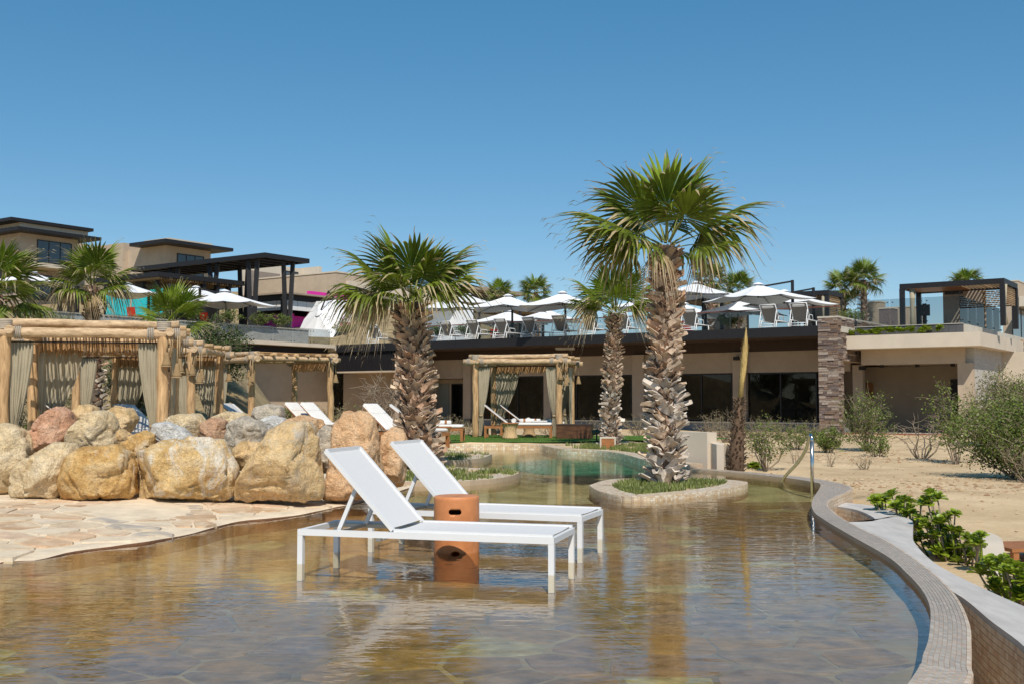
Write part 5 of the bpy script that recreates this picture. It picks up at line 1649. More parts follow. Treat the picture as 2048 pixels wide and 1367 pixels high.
stump('fluted wooden side table between the two lawn cabana loungers', (P(1058, 800, 32.6).x, 32.6, GZ), .9)
stump('fluted wooden side table under the plain white lounger beside the leaning palm', (P(886, 800, 28.3).x, 28.3, GZ), .9)
o = Vector((P(1150, 800, 31.2).x, 31.2, GZ))
bx = thing('storage_box', 'dark brown wooden box beside the right posts of the lawn cabana', 'box', o, R(-12))
mb = MB().box(o.x - .48, o.x + .48, o.y - .3, o.y + .3, o.z, o.z + .36); mb.build('body', mat('dark_walnut', (.10, .045, .022), .5, .5, 4, .1, 30, stretch=(1, 1, 3)), bx)
MB().box(o.x - .49, o.x + .49, o.y - .31, o.y + .31, o.z + .362, o.z + .40).build('lid', M['brown'], bx)
def rolled(label, o, rz, n=1):
    t = thing('rolled_towel', label, 'towel', o, rz, 'rolled white towels')
    o = Vector(o)
    mb = MB().tube([o + Vector((-.3, 0, .055)), o + Vector((-.1, 0, .058)), o + Vector((.3, 0, .055))], .055, 16)
    mb.build('roll', M['towel'], t)
    for x in (-.16, .16): MB().tube([o + Vector((x - .03, 0, .0557)), o + Vector((x + .03, 0, .0557))], .0585, 16).build('stripe', M['teak'], t)
    return t
rolled('rolled white towel with tan stripes on the plain white lounger beside the leaning palm', (P(880, 800, 29.15).x, 29.15, GZ + .43), R(-2))
rolled('rolled white towel on the front lounger under the lawn cabana', (P(1060, 800, 31.8).x, 31.8, GZ + .43), R(-4))
o = Vector((P(1213, 800, 25.9).x, 25.6, .105))
sg = thing('bed_sign', 'small pale framed brown board in front of the middle palm trunk', 'sign', o, R(4))
MB().box(o.x - .15, o.x + .15, o.y, o.y + .03, o.z + .02, o.z + .25).build('board', M['teak'], sg)
MB().box(o.x - .185, o.x - .151, o.y - .01, o.y + .04, o.z - .05, o.z + .29).build('frame', M['cream'], sg)
MB().box(o.x + .151, o.x + .185, o.y - .01, o.y + .04, o.z - .05, o.z + .29).build('frame', M['cream'], sg)
MB().box(o.x - .151, o.x + .151, o.y - .01, o.y + .04, o.z + .251, o.z + .29).build('frame', M['cream'], sg)
o = Vector((P(1193, 800, 28.6).x, 28.6, .15))
bn = thing('spike_light', 'small dark green garden light left of the middle palm foot', 'garden light', o)
MB().tube([o, o + Vector((0, 0, .22))], .02, 8).build('spike', M['black'], bn)
MB().tube([o + Vector((-.12, 0, .25)), o + Vector((.12, -.03, .30))], .07, 10).build('head', mat('dark_green_paint', (.02, .05, .035), .5, .1, 4), bn)

# ================================================================== TERRACE FURNITURE
def chaise(label):
    t = thing('terrace_chaise', label, 'chaise longue', (0, 0, 0), 0, 'white chaises along the terrace edge')
    mw = M['white']; W_ = .66
    # local x: from the raised back (0) to the foot (1.9)
    for y in (.0, W_):
        MB().tube([(.32, y, .02), (.42, y, .36)], .02, 6).build('leg', mw, t)
        MB().tube([(1.62, y, .02), (1.55, y, .36)], .02, 6).build('leg', mw, t)
        MB().tube([(.30, y, .36), (1.9, y, .36)], .02, 6).build('side_rail', mw, t)
        MB().tube([(.55, y, .37), (.6, y, .56), (1.05, y, .56), (1.1, y, .37)], .018, 6).build('armrest', mw, t)
        MB().tube([(.14, y, .03), (.40, y, .75)], .02, 6).build('back_leg', mw, t)
    MB().tube([(.28, 0, .22), (.28, W_, .22)], .018, 6).build('stretcher', mw, t)
    MB().tube([(.22, 0, .12), (.22, W_, .12)], .018, 6).build('stretcher', mw, t)
    mb = MB(); mb.hexa([(.72, .03, .365), (1.88, .03, .365), (1.88, W_ - .03, .365), (.72, W_ - .03, .365), (.72, .03, .38), (1.88, .03, .38), (1.88, W_ - .03, .38), (.72, W_ - .03, .38)]); mb.build('seat_sling', M['greysling'], t)
    mb = MB(); mb.hexa([(.72, .03, .37), (.735, .03, .385), (.735, W_ - .03, .385), (.72, W_ - .03, .37), (.26, .03, .98), (.275, .03, .99), (.275, W_ - .03, .99), (.26, W_ - .03, .98)]); bs_ = mb.build('back_sling', M['greysling'], t)
    for y in (.0, W_): MB().tube([(.73, y, .36), (.26, y, 1.0)], .02, 6).build('back_rail', mw, bs_)
    MB().tube([(.26, 0, 1.0), (.26, W_, 1.0)], .022, 6).build('top_rail', mw, bs_)
    mb = MB(); soft_box(mb, 0, .09, .08, W_ - .08, .86, .95, f=lambda x, y, z: (.29 + x * .6 - (z - .9) * .7, y, z + .0)); mb.build('head_cushion', M['canopy'], t)
    return t
cx_list = [(756, 'left of the leaning palm, the leftmost of the row'), (853, 'just right of the leaning palm trunk'), (904, 'below the widest left umbrella'), (957, 'left of the red terrace chair'), (1015, 'right of the red terrace chair'), (1072, 'above the left half of the lawn cabana'), (1135, 'above the right post of the lawn cabana'), (1195, 'between the lawn cabana and the middle palm'), (1262, 'between the middle and the tallest palm'), (1400, 'right of the tallest palm trunk'), (1562, 'the second from the stone pillar'), (1627, 'touching the stone pillar top')]
ch0 = None
for i, (px, wh) in enumerate(cx_list):
    b = .55
    p = T.p(T.a(px, b), b, DECK) + D1 * .33
    lb_ = 'white chaise on the terrace edge ' + wh
    if ch0 is None:
        ch0 = chaise(lb_); ch0.location = p; ch0.rotation_euler = (0, 0, RZ_B)
    else: dup(ch0, p, RZ_B + rnd(-.06, .06), lb_)
def umbrella(label):
    t = thing('cantilever_umbrella', label, 'umbrella', (0, 0, 0), 0, 'white cantilever umbrellas on the terrace')
    S, zr, za = 1.78, 1.80, 2.5
    ring = []
    for k in range(8):
        a = pi / 4 * k
        x, y = (S, 0) if k == 0 else (S, S) if k == 1 else (0, S) if k == 2 else (-S, S) if k == 3 else (-S, 0) if k == 4 else (-S, -S) if k == 5 else (0, -S) if k == 6 else (S, -S)
        f = .98 if k % 2 == 0 else 1
        ring.append(Vector((x * f, y * f, zr + (.12 if k % 2 == 0 else 0))))
    mb = MB(); ap = Vector((0, 0, za)); ns = 6
    for k in range(8):
        A, B_ = ring[k], ring[(k + 1) % 8]
        vs = []
        for i in range(ns + 1):
            for j in range(ns + 1):
                e = A.lerp(B_, j / ns); p = ap.lerp(e, i / ns)
                sag = -.06 * sin(pi * j / ns) * (i / ns) - .05 * sin(pi * i / ns)
                vs.append((p.x, p.y, p.z + sag))
        mb.add(vs, [(i * (ns + 1) + j, (i + 1) * (ns + 1) + j, (i + 1) * (ns + 1) + j + 1, i * (ns + 1) + j + 1) for i in range(ns) for j in range(ns)], 0, True)
    cn = mb.build('canopy', M['canopy'], t)
    mb = MB(); mb.lathe([(.28, za - .02), (.12, za + .06), (.0, za + .09)], 8, (0, 0, 0), 0, False); mb.build('vent_cap', M['canopy'], cn)
    for k in range(8): MB().tube([(0, 0, za - .12), ring[k] * .55 + Vector((0, 0, .42 * za * 0 + (za * .45 - .10))), ring[k] + Vector((0, 0, -.03))], .014, 5).build('rib', M['black'], cn)
    for k in range(4): 
        q = ring[k * 2 + 1]; MB().tube([(0, 0, za - .55), (q.x * .5, q.y * .5, zr + .20)], .012, 5).build('strut', M['black'], cn)
    MB().tube([(0, 0, za - .6), (0, 0, za - .05)], .035, 8).build('hub', M['black'], t)
    MB().box(-.05, .05, 1.72, 1.82, 0, 2.75).build('pole', M['black'], t)
    MB().bar((0, 1.77, 2.7), (0, .25, 2.42), .06, .08).build('arm', M['black'], t)
    MB().box(-.09, .09, 1.69, 1.85, 1.05, 1.3).build('crank_box', M['black'], t)
    MB().box(-.45, .45, 1.3, 2.2, 0.0, .08).build('base', M['concrete'], t)
    return t
ul = [(897, 596, 64, R(60), 'white umbrella, the lowest and nearest of the cluster just right of the leaning palm'), (935, 587, 70, R(20), 'white umbrella half hidden behind the one beside the leaning palm'),
      (1016, 589, 55, R(-62), 'white umbrella with dark cantilever pole at its left, above the red terrace chair'), (1017, 620, 62, R(15), 'smaller looking white umbrella under the one above the red terrace chair'),
      (1096, 617, 63, R(10), 'low white umbrella above the lawn cabana and left of the middle palm'), (1125, 583, 50, R(-62), 'high white umbrella with dark pole above the lawn cabana, partly behind the middle palm crown'),
      (1300, 588, 56, R(20), 'white umbrella mostly hidden behind the tallest palm trunk'), (1392, 563, 52, R(-75), 'high white umbrella directly right of the tallest palm trunk'),
      (1368, 605, 58, R(15), 'low white umbrella behind the chaise right of the tallest palm'), (1481, 598, 53, R(5), 'white umbrella seen with its ribs above the tip of the thin dead palm'),
      (1516, 566, 48, R(-125), 'largest white umbrella with angled dark arm at its right end'), (1568, 580, 52, R(-120), 'white umbrella behind the largest one, nearest the dark pavilion')]
ub0 = None
for (px, py, Y, rz, lb_) in ul:
    p = P(px, py, Y); p = Vector((p.x, Y, p.z - 2.56))
    if ub0 is None:
        ub0 = umbrella(lb_); ub0.location = p; ub0.rotation_euler = (0, 0, rz + RZ_B)
    else: dup(ub0, p, rz + RZ_B, lb_)
for (px, py, Y, rz, lb_) in [(66, 542, 62, R(40), 'white umbrella at far left between the two leftmost palm crowns'), (255, 565, 63, R(8), 'white umbrella in front of the turquoise wall'), (392, 572, 64, R(20), 'white umbrella behind the small palm crown'), (450, 580, 54, R(3), 'white umbrella with dark ribs showing, right of the small palm crown')]:
    p = P(px, py, Y); dup(ub0, Vector((p.x, Y, p.z - 2.56)), rz + RZ_B, lb_)
p = P(648, 672, 55)
u5 = dup(ub0, Vector((p.x, 58, p.z)), 0, 'tilted white umbrella lying over on its side before the magenta wall')
zx = Vector((-.42, -.66, .62)).normalized(); xx = Vector((.80, -.55, 0)); xx = (xx - zx * xx.dot(zx)).normalized(); yx = zx.cross(xx)
mrot = Matrix((xx, yx, zx)).transposed()
u5.rotation_euler = mrot.to_euler(); u5.location = P(643, 634, 74) - mrot @ Vector((0, 0, 2.1))
# red chairs and small tables
def terrace_chair(label, p, rz, m):
    t = thing('terrace_chair', label, 'chair', p, rz, 'coloured chairs on the terrace'); p = Vector(p)
    MB().box(p.x - .25, p.x + .25, p.y - .25, p.y + .25, p.z + .40, p.z + .46).build('seat', m, t)
    MB().bar(p + Vector((0, .27, .46)), p + Vector((0, .36, .90)), .54, .05, 0, (0, 1, 0)).build('backrest', m, t)
    for x in (-.22, .22):
        for y in (-.22, .22): MB().box(p.x + x - .02, p.x + x + .02, p.y + y - .02, p.y + y + .02, p.z, p.z + .4).build('leg', m, t)
terrace_chair('orange red chair on the terrace between two chaises left of the lawn cabana', deck(996, 6), R(150), M['red'])
terrace_chair('orange red chair on the terrace right of the tallest palm trunk', deck(1376, 6), R(150), M['red'])
terrace_chair('small orange chair below the umbrella in front of the turquoise wall', P(272, 652, 54), R(150), M['red'])
terrace_chair('small orange chair beside the right hand steel columns of the left terrace', P(417, 662, 55), R(150), M['red'])
def terrace_table(label, p):
    t = thing('terrace_table', label, 'table', p, 0, 'dark green tables on the terrace'); p = Vector(p)
    g = mat('green_table', (.02, .12, .09), .5, .1, 4)
    MB().lathe([(.001, .70), (.4, .70), (.4, .73), (.001, .73)], 20, p).build('top', g, t)
    MB().lathe([(.2, 0), (.03, .04), (.03, .699)], 10, p).build('stem', g, t)
terrace_table('dark green round table beside the red chair right of the tallest palm', deck(1366, 5))
terrace_table('dark green round table beside the red chair left of the lawn cabana', deck(985, 5))
terrace_table('dark green round table between the two chaises next to the stone pillar', deck(1600, 2.2))
# sand side: curved garden walls, bench corner, pot
def wall_curve(name, label, pts, th, z0, z1, m):
    C = resample(smooth_curve(pts, 8), .15); I = []
    for i, p in enumerate(C):
        t_ = (C[min(i + 1, len(C) - 1)] - C[max(i - 1, 0)]).normalized(); I.append(p + Vector((-t_.y, t_.x, 0)) * th)
    mb = MB(); n = len(C); vs = []
    for i, (a, b) in enumerate(zip(C, I)):
        zt = z1(i / (n - 1)) if callable(z1) else z1
        vs += [(a.x, a.y, z0), (a.x, a.y, zt), (b.x, b.y, zt), (b.x, b.y, z0)]
    f = []
    for i in range(n - 1):
        for j in range(3): f.append((i * 4 + j, (i + 1) * 4 + j, (i + 1) * 4 + j + 1, i * 4 + j + 1))
    f += [(0, 1, 2, 3), ((n - 1) * 4 + 3, (n - 1) * 4 + 2, (n - 1) * 4 + 1, (n - 1) * 4)]
    mb.add(vs, f)
    return tag(mb.build(name, m), label, 'wall')
def gp(px, py, z): q = G(px, py, z); return Vector((q.x, q.y, 0))
wall_curve('garden_wall', 'low curved beige wall behind the right side of the tallest palm', [P(1345, 0, 20.5).xy.to_3d(), P(1376, 0, 20.2).xy.to_3d(), P(1406, 0, 19.9).xy.to_3d()], .25, -.5, .66, M['cream'])
wall_curve('garden_wall', 'low curved beige wall end next to the foot of the thin dead palm', [P(1408, 0, 20.1).xy.to_3d(), P(1424, 0, 19.65).xy.to_3d(), P(1440, 0, 19.6).xy.to_3d(), P(1451, 0, 20.0).xy.to_3d()], .2, -.5, lambda t: .48 - .06 * t, M['cream'])
wall_curve('garden_wall', 'curved cream garden wall half hidden behind the glossy green shrub', [P(1988, 0, 10.2).xy.to_3d(), P(1983, 0, 11.0).xy.to_3d(), P(1974, 0, 11.7).xy.to_3d(), P(1950, 0, 12.1).xy.to_3d(), P(1905, 0, 12.1).xy.to_3d()], .2, -.9, lambda t: -.36 + .16 * min(1, t * 2), M['cream'])
o = G(2030, 1135, -.42); o = Vector((o.x, o.y, -.46))
bt = thing('wooden_bench', 'corner of a low reddish wooden bench on the sand at the right edge', 'bench', o, R(8))
for x in (0, .9):
    for y in (0, .5): MB().box(o.x + x - .03, o.x + x + .03, o.y + y - .03, o.y + y + .03, o.z - .1, o.z + .2).build('leg', M['teak'], bt)
for k in range(4): MB().box(o.x - .05, o.x + .95, o.y - .04 + k * .145, o.y + .09 + k * .145, o.z + .2, o.z + .235).build('slat', M['teak'], bt)

# ================================================================== PALMS
def frond_mesh(name, seed, S=108, NS=28, Lp=.5, Lb=.85, droop=.18, fold=.28, broken=.2, mats=None, join=.62, sag=.1):
    rg = random.Random(seed)
    mb = MB(); uv = []
    npn = 6
    pts = []
    for k in range(6):
        t = k / 5; pts.append(Vector((Lp * t, 0, sag * .5 * sin(pi * t * .5) - sag * .5 * t)))
    mb.tube(pts, [lerp(.026, .012, k / 5) for k in range(6)], npn, 1, True, False, .55)
    uv += [(0, 0)] * len(mb.v)
    S = R(S); dth = 2 * S / NS
    for i in range(NS):
        th = -S + dth * (i + .5) + rg.uniform(-.02, .02)
        q = abs(th) / S
        Ln = Lb * (1 - .32 * q ** 1.6) * rg.uniform(.9, 1.06)
        rj = Lb * join * (1 - .3 * q) * rg.uniform(.92, 1.08)
        base = Vector((Lp + .05 * (1 - q), 0, 0))
        dr = droop * rg.uniform(.6, 1.6); tw = rg.uniform(-.05, .05)
        brk = rg.random() < broken
        vv = rg.random()
        rows = [(.02, 1), (rj * .5, 1), (rj, 1), (lerp(rj, Ln, .4), .66), (lerp(rj, Ln, .75), .32), (Ln, .02)]
        vs = []
        for (r, f) in rows:
            hw = min(r, rj) * dth / 2 * f * 1.03
            e = max(0, (r - rj) / (Ln - rj))
            zz = -dr * e ** 2 * .6 - fold * r * sin(abs(th)) ** 2 * (.5 + .5 * r / Lb) - .10 * (r / Lb) ** 2
            rr = r
            a = th + tw * e
            if brk and e > .2: zz -= (e - .2) * .42 * (Ln - rj) * 1.7; rr = r - (e - .2) * (Ln - rj) * .45
            c = base + Vector((cos(a) * rr, sin(a) * rr, zz))
            s = Vector((-sin(a), cos(a), 0)) * hw
            dz = Vector((0, 0, hw * .55))
            vs += [c - s - dz * .5, c + dz * .5, c + s - dz * .5]
            u = min(1, r / Ln); uv += [(u, vv)] * 3
        fs = []
        for k in range(len(rows) - 1):
            for j in (0, 1):
                p = k * 3 + j; fs.append((p, p + 3, p + 4, p + 1))
        mb.add(vs, fs, 0, False)
        if rg.random() < .38:                  # dry thread hanging from the tip
            tpv = vs[-2]; l = rg.uniform(.08, .26) * Lb
            a2 = th + rg.uniform(-.5, .5); e1 = tpv + Vector((cos(a2) * l * .5, sin(a2) * l * .5, -l * .2)); e2 = tpv + Vector((cos(a2) * l * .7, sin(a2) * l * .7, -l * .75))
            st_ = vs[9] if rg.random() < .4 else vs[12]
            mb.add([st_, tpv + Vector((0, .007, 0)), tpv - Vector((0, .007, 0)), e1 + Vector((.005, .005, 0)), e1 - Vector((.005, .005, 0)), e2], [(0, 1, 2), (1, 3, 4, 2), (3, 5, 4)], 0, False)
            uv += [(1, vv)] * 6
    mb.uv = uv
    return mb.mesh(name, mats)
FR = {}
for kind_, mt, n_, kw in (('green', 'frond', 5, dict(S=112, droop=.16, broken=.16)), ('young', 'frond_young', 4, dict(S=100, droop=.07, broken=.05, fold=.18)),
                          ('old', 'frond', 4, dict(S=110, droop=.35, broken=.45, fold=.42)), ('dry', 'frond_dry', 3, dict(S=90, droop=.7, broken=.7, fold=.8, join=.4))):
    FR[kind_] = [frond_mesh('frond', 100 + k + len(kind_) * 10, mats=[M[mt], M['petiole' if kind_ != 'dry' else 'twig']], **kw) for k in range(n_)]
def boot_mesh(seed, m):
    rg = random.Random(seed); mb = MB(); vs = []
    Lh, w_ = .155, .125
    rows = [0, .3, .65, 1.0]
    for t in rows:
        hw = w_ / 2 * (1 - .42 * t) * rg.uniform(.92, 1.08)
        x = .012 + .085 * t ** 1.6; th = .020 * (1 - .5 * t)
        zl, zr_ = (Lh * t, Lh * t) if t < 1 else (Lh * rg.uniform(.85, 1.15), Lh * rg.uniform(.85, 1.15))
        cx = rg.uniform(-.008, .008)
        bend = .030 * (1 - t * .6)
        vs += [(x - bend, cx - hw, zl), (x + th * .4, cx, (zl + zr_) / 2 * (1 if t < 1 else rg.uniform(.82, 1.0))), (x - bend, cx + hw, zr_), (x - bend - th, cx + hw * .9, zr_), (x - th, cx, (zl + zr_) / 2 * (1 if t < 1 else .9)), (x - bend - th, cx - hw * .9, zl)]
    fs = []
    for k in range(3):
        for j in range(6): fs.append((k * 6 + j, k * 6 + (j + 1) % 6, (k + 1) * 6 + (j + 1) % 6, (k + 1) * 6 + j))
    fs.append(tuple(18 + j for j in range(6)))
    return mb.add(vs, fs).mesh('leaf_base', M[m])
BOOT = {m: [boot_mesh(k * 7 + len(m), m) for k in range(4)] for m in ('boot', 'boot_red', 'boot_grey')}
def orient(az, el, roll=0):
    d = Vector((cos(az) * cos(el), sin(az) * cos(el), sin(el)))
    y = Vector((-sin(az), cos(az), 0)); z = d.cross(y)
    m = Matrix((d, y, z)).transposed()
    return m @ Matrix.Rotation(roll, 3, 'X')
def palm(label, base, top, r0, r1, nboot, crown, fs=1.0, mixb=(.5, .25, .25), seed=1, group='fan palms', bs=1.0, az0=0.0, fixed=None, mats=None):
    """crown: list of (kind, count, elevation from, elevation to)"""
    rg = random.Random(seed)
    t = thing('fan_palm', label, 'palm tree', base, 0, group)
    b, tp = Vector(base), Vector(top)
    mid = b.lerp(tp, .5) + Vector((rg.uniform(-.05, .05), 0, 0))
    def axis(q): return (b * (1 - q) ** 2 + mid * 2 * q * (1 - q) + tp * q * q)
    H = (tp - b).length
    n = 14
    mb = MB(); mb.tube([axis(k / n) - (Vector((0, 0, .12)) if k == 0 else Vector()) for k in range(n + 1)] , [lerp(r0, r1, k / n) * (.80 if k else .95) for k in range(n + 1)], 14); mb.build('trunk', M['bark'], t)
    ga = 2.399963
    for k in range(nboot):
        q = (k + .5) / nboot * .985
        az = k * ga + rg.uniform(-.22, .22)
        c = axis(q); r = lerp(r0, r1, q) * .80
        p = c + Vector((cos(az), sin(az), 0)) * r
        u = rg.random()
        m_ = rg.choice(mats) if mats else 'boot_grey' if (q < .45 and u < .65) else 'boot_red' if u < (.35 if q < .75 else .6) else 'boot'
        s = bs * rg.uniform(.75, 1.22) * (1.15 - .3 * q)
        rot = Matrix.Rotation(az, 3, 'Z') @ Matrix.Rotation(rg.uniform(.0, .62), 3, 'Y') @ Matrix.Rotation(rg.choice((-1, 1)) * rg.uniform(.1, .95), 3, 'X')
        link('leaf_base', rg.choice(BOOT[m_]), t, p - b - Vector((0, 0, .04)), rot, (s, s * rg.uniform(.8, 1.2), s))
    mb = MB()
    for k in range(nboot * 3):
        q = rg.random() * .99; az = rg.uniform(0, 2 * pi); c = axis(q); r = lerp(r0, r1, q) * .84
        d = Vector((cos(az), sin(az), 0)); y = Vector((-sin(az), cos(az), 0)); l = rg.uniform(.05, .15) * bs; w2 = rg.uniform(.006, .022) * bs
        p = c + d * r; e = p + d * l * rg.uniform(.2, .8) + y * rg.uniform(-.08, .08) + Vector((0, 0, l * rg.uniform(-.2, 1.0)))
        mb.add([p - y * w2, p + y * w2, (p + e) / 2 + y * w2 * .7 + d * .015, (p + e) / 2 - y * w2 * .7 + d * .015, e + y * w2 * .25, e - y * w2 * .3], [(0, 1, 2, 3), (3, 2, 4, 5)])
    mb.build('trunk_fibre', [M['boot_red'] if seed % 2 else M['boot']], t, kind='stuff')
    k = 0
    for (kind_, az, el, s) in fixed or []:
        az, el = R(az + rg.uniform(-5, 5)), R(el + rg.uniform(-4, 4)); s *= fs
        o = tp - b + Vector((cos(az), sin(az), 0)) * r1 * .45 + Vector((0, 0, -.05 + .16 * sin(max(0, el))))
        link('frond', rg.choice(FR[kind_]), t, o, orient(az, el, rg.uniform(-.3, .3)), (s, s, s))
    for (kind_, cnt, e0, e1) in crown:
        for i in range(cnt):
            f = i / max(1, cnt - 1)
            el = R(lerp(e0, e1, f) + rg.uniform(-6, 6))
            az = az0 + k * ga + rg.uniform(-.2, .2); k += 1
            s = fs * rg.uniform(.88, 1.08)
            o = tp - b + Vector((cos(az), sin(az), 0)) * r1 * .45 + Vector((0, 0, -.05 + .16 * sin(max(0, el))))
            link('frond', rg.choice(FR[kind_]), t, o, orient(az, el, rg.uniform(-.45, .45)), (s, s, s))
    return t
p = G(1331, 966, .05); bz_ = Vector((p.x, p.y, .04))
palm('tallest fan palm with thick shaggy trunk rising from the island planter in the pool', bz_, P(1333, 492, p.y), .215, .15, 298, [], 1.0, seed=3, bs=1.12, fixed=[('young', 80, 80, 1.02), ('young', 350, 72, 1.0), ('green', 205, 55, 1.0), ('green', 150, 48, 1.05), ('green', 268, 50, 1.0), ('green', 300, 40, .95), ('green', 5, 32, 1.12), ('old', 15, 22, 1.12), ('green', 185, 24, 1.15),
  ('green', 195, 12, 1.1), ('old', 215, 2, .8), ('old', 172, 6, .9), ('green', 92, 45, 1.0), ('green', 45, 48, 1.0), ('old', 125, 18, .9), ('old', 335, 8, .85), ('old', 60, 5, .85), ('dry', 245, -15, .6), ('dry', 352, -12, .65)])
palm('stout fan palm with wide drooping crown right of the boulders, leaning slightly left', Vector((P(838, 900, 19.3).x, 19.3, .05)), P(820, 606, 19.3), .30, .245, 298, [], 1.0, seed=5, bs=1.25, mats=('boot', 'boot_red', 'boot'), fixed=[('young', 190, 78, 1.0), ('green', 60, 70, .95), ('green', 185, 46, 1.1), ('green', 230, 56, 1.0), ('green', 275, 58, 1.0), ('green', 310, 50, 1.0), ('green', 350, 46, 1.1), ('green', 15, 34, 1.1), ('green', 120, 45, 1.0), ('green', 80, 40, 1.0),
  ('old', 172, 22, 1.1), ('old', 200, 14, 1.1), ('old', 340, 22, 1.05), ('green', 262, 28, .9), ('old', 300, 18, .85), ('old', 130, 10, .9), ('dry', 195, 12, .9), ('dry', 178, 20, .95), ('dry', 212, 0, .7), ('old', 240, 8, .75)])
palm('slimmer fan palm behind the far planter, left of the tallest palm', Vector((P(1221, 880, 26.6).x, 26.6, .08)), P(1230, 628, 26.6), .20, .14, 260, [], .94, seed=8, fixed=[('young', 195, 74, 1.05), ('young', 290, 66, 1.0), ('young', 340, 60, 1.0), ('young', 240, 60, .95), ('green', 185, 42, 1.05), ('green', 5, 38, 1.05), ('green', 90, 55, 1.0), ('green', 140, 40, .95), ('old', 350, 22, 1.0), ('old', 170, 24, 1.0), ('dry', 190, 16, .95), ('green', 225, 24, .85), ('dry', 0, 14, .8), ('green', 320, 22, .8), ('young', 265, 36, .85)])
palm('fan palm whose trunk shows behind the curtains of the nearest left cabana', Vector((P(195, 800, 27.0).x, 27.0, .3)), P(183, 572, 27.0), .23, .18, 170, [('young', 3, 82, 66), ('green', 8, 60, 16), ('old', 4, 12, -8), ('dry', 3, 5, -25)], .82, seed=11, az0=2.2)
palm('small young fan palm with bright upright fronds above the nearest left cabana corner', Vector((P(340, 800, 27.5).x, 27.5, .4)), P(343, 648, 27.5), .2, .15, 60, [('young', 9, 82, 30), ('green', 3, 28, 5)], .74, seed=13, az0=5.0)
palm('fan palm at the left edge of the photo, half its crown cut off', Vector((P(-10, 800, 24).x, 24, .5)), P(-10, 590, 24), .25, .2, 60, [('young', 3, 80, 60), ('green', 8, 58, 10), ('old', 5, 5, -25), ('dry', 4, -15, -50)], .95, seed=17, az0=.4)
for (px, py, Y, zb, lb_, sd, k_) in [(1000, 590, 72, 3.9, 'small fan palm on the terrace, left of the pair behind the centre umbrellas', 21, .95),
        (1072, 584, 70, 3.9, 'small fan palm on the terrace with spreading crown, above the lawn cabana', 22, 1.0), (1421, 560, 62, 3.9, 'small fan palm on the terrace with bare trunk, right of the tallest palm', 23, .9),
        (1478, 582, 60, 3.9, 'small fan palm on the terrace half hidden by the largest umbrella', 24, 1.0), (1686, 578, 58, 3.9, 'left one of the twin terrace palms beside the porch cabana', 25, 1.0), (1727, 560, 57, 3.9, 'right and taller one of the twin terrace palms beside the porch cabana', 26, .95),
        (1932, 572, 62, 3.9, 'palm of which only frond tips show over the roof of the porch cabana', 27, .9)]:
    b_ = P(px, 640, Y)
    palm(lb_, Vector((b_.x, Y, zb)), P(px, py, Y), .24, .18, 60, [('young', 4, 82, 50), ('green', 12, 55, -5), ('old', 4, -5, -35)], k_ * .92, seed=sd, group='small fan palms on the terrace', bs=1.25, az0=sd)
# thin dead palm at the pool edge
db = Vector((P(1470, 930, 19.6).x, 19.6, -.12)); dt = P(1480, 795, 19.6); de = P(1492, 655, 19.6)
t = thing('dead_palm', 'thin dead palm with shaggy dark trunk and one dry yellow spear, beside the curved wall', 'palm tree', db)
MB().tube([db - Vector((0, 0, .2)), db.lerp(dt, .3), db.lerp(dt, .7), dt], [.145, .135, .095, .045], 12).build('trunk', M['bark'], t)
rg = random.Random(4)
dbm = boot_mesh(99, 'twig_dark'); 
for k in range(190):
    q = k / 190; az = k * 2.4 + rg.uniform(-.3, .3); c = db.lerp(dt, q); r = lerp(.13, .042, q)
    link('leaf_base', dbm, t, c + Vector((cos(az), sin(az), 0)) * r - db - Vector((0, 0, .03)), Matrix.Rotation(az, 3, 'Z') @ Matrix.Rotation(rg.uniform(-.05, .4), 3, 'Y') @ Matrix.Rotation(rg.uniform(-.4, .4), 3, 'X'), (.62, .42, .62))
mb = MB(); uv = []
M['spear'] = mat('dry_spear_frond', (.50, .36, .14), .85, .3, 14, .3, 40, pieces=.25, stretch=(6, 6, .7))
for k in range(110):
    a = rg.uniform(0, 2 * pi); ln_ = rg.uniform(.45, 1.0); q0 = rg.uniform(-.05, .35); q1 = min(1.0, q0 + ln_)
    pts = []
    for i in range(5):
        q = lerp(q0, q1, i / 4); wv = .055 * sin(pi * min(1, max(0, q) * .9 + .08)) * rg.uniform(.7, 1.1) * (1 + ((rg.uniform(0, 1.6)) if i == 4 else 0))
        c = dt.lerp(de, q) + Vector((.02 * sin(q * 3), 0, 0)); pts.append(c + Vector((cos(a), sin(a), 0)) * wv)
    w_ = [.008, .010, .009, .006, .0015]
    vs = []
    tx = Vector((-sin(a), cos(a), 0))
    for i in range(5): vs += [pts[i] - tx * w_[i], pts[i] + tx * w_[i]]
    mb.add(vs, [(i * 2, i * 2 + 1, i * 2 + 3, i * 2 + 2) for i in range(4)])
mb.tube([dt - Vector((0, 0, .1)), dt.lerp(de, .5), dt.lerp(de, .92)], [.05, .042, .008], 8)
mb.build('dry_spear', M['spear'], t)

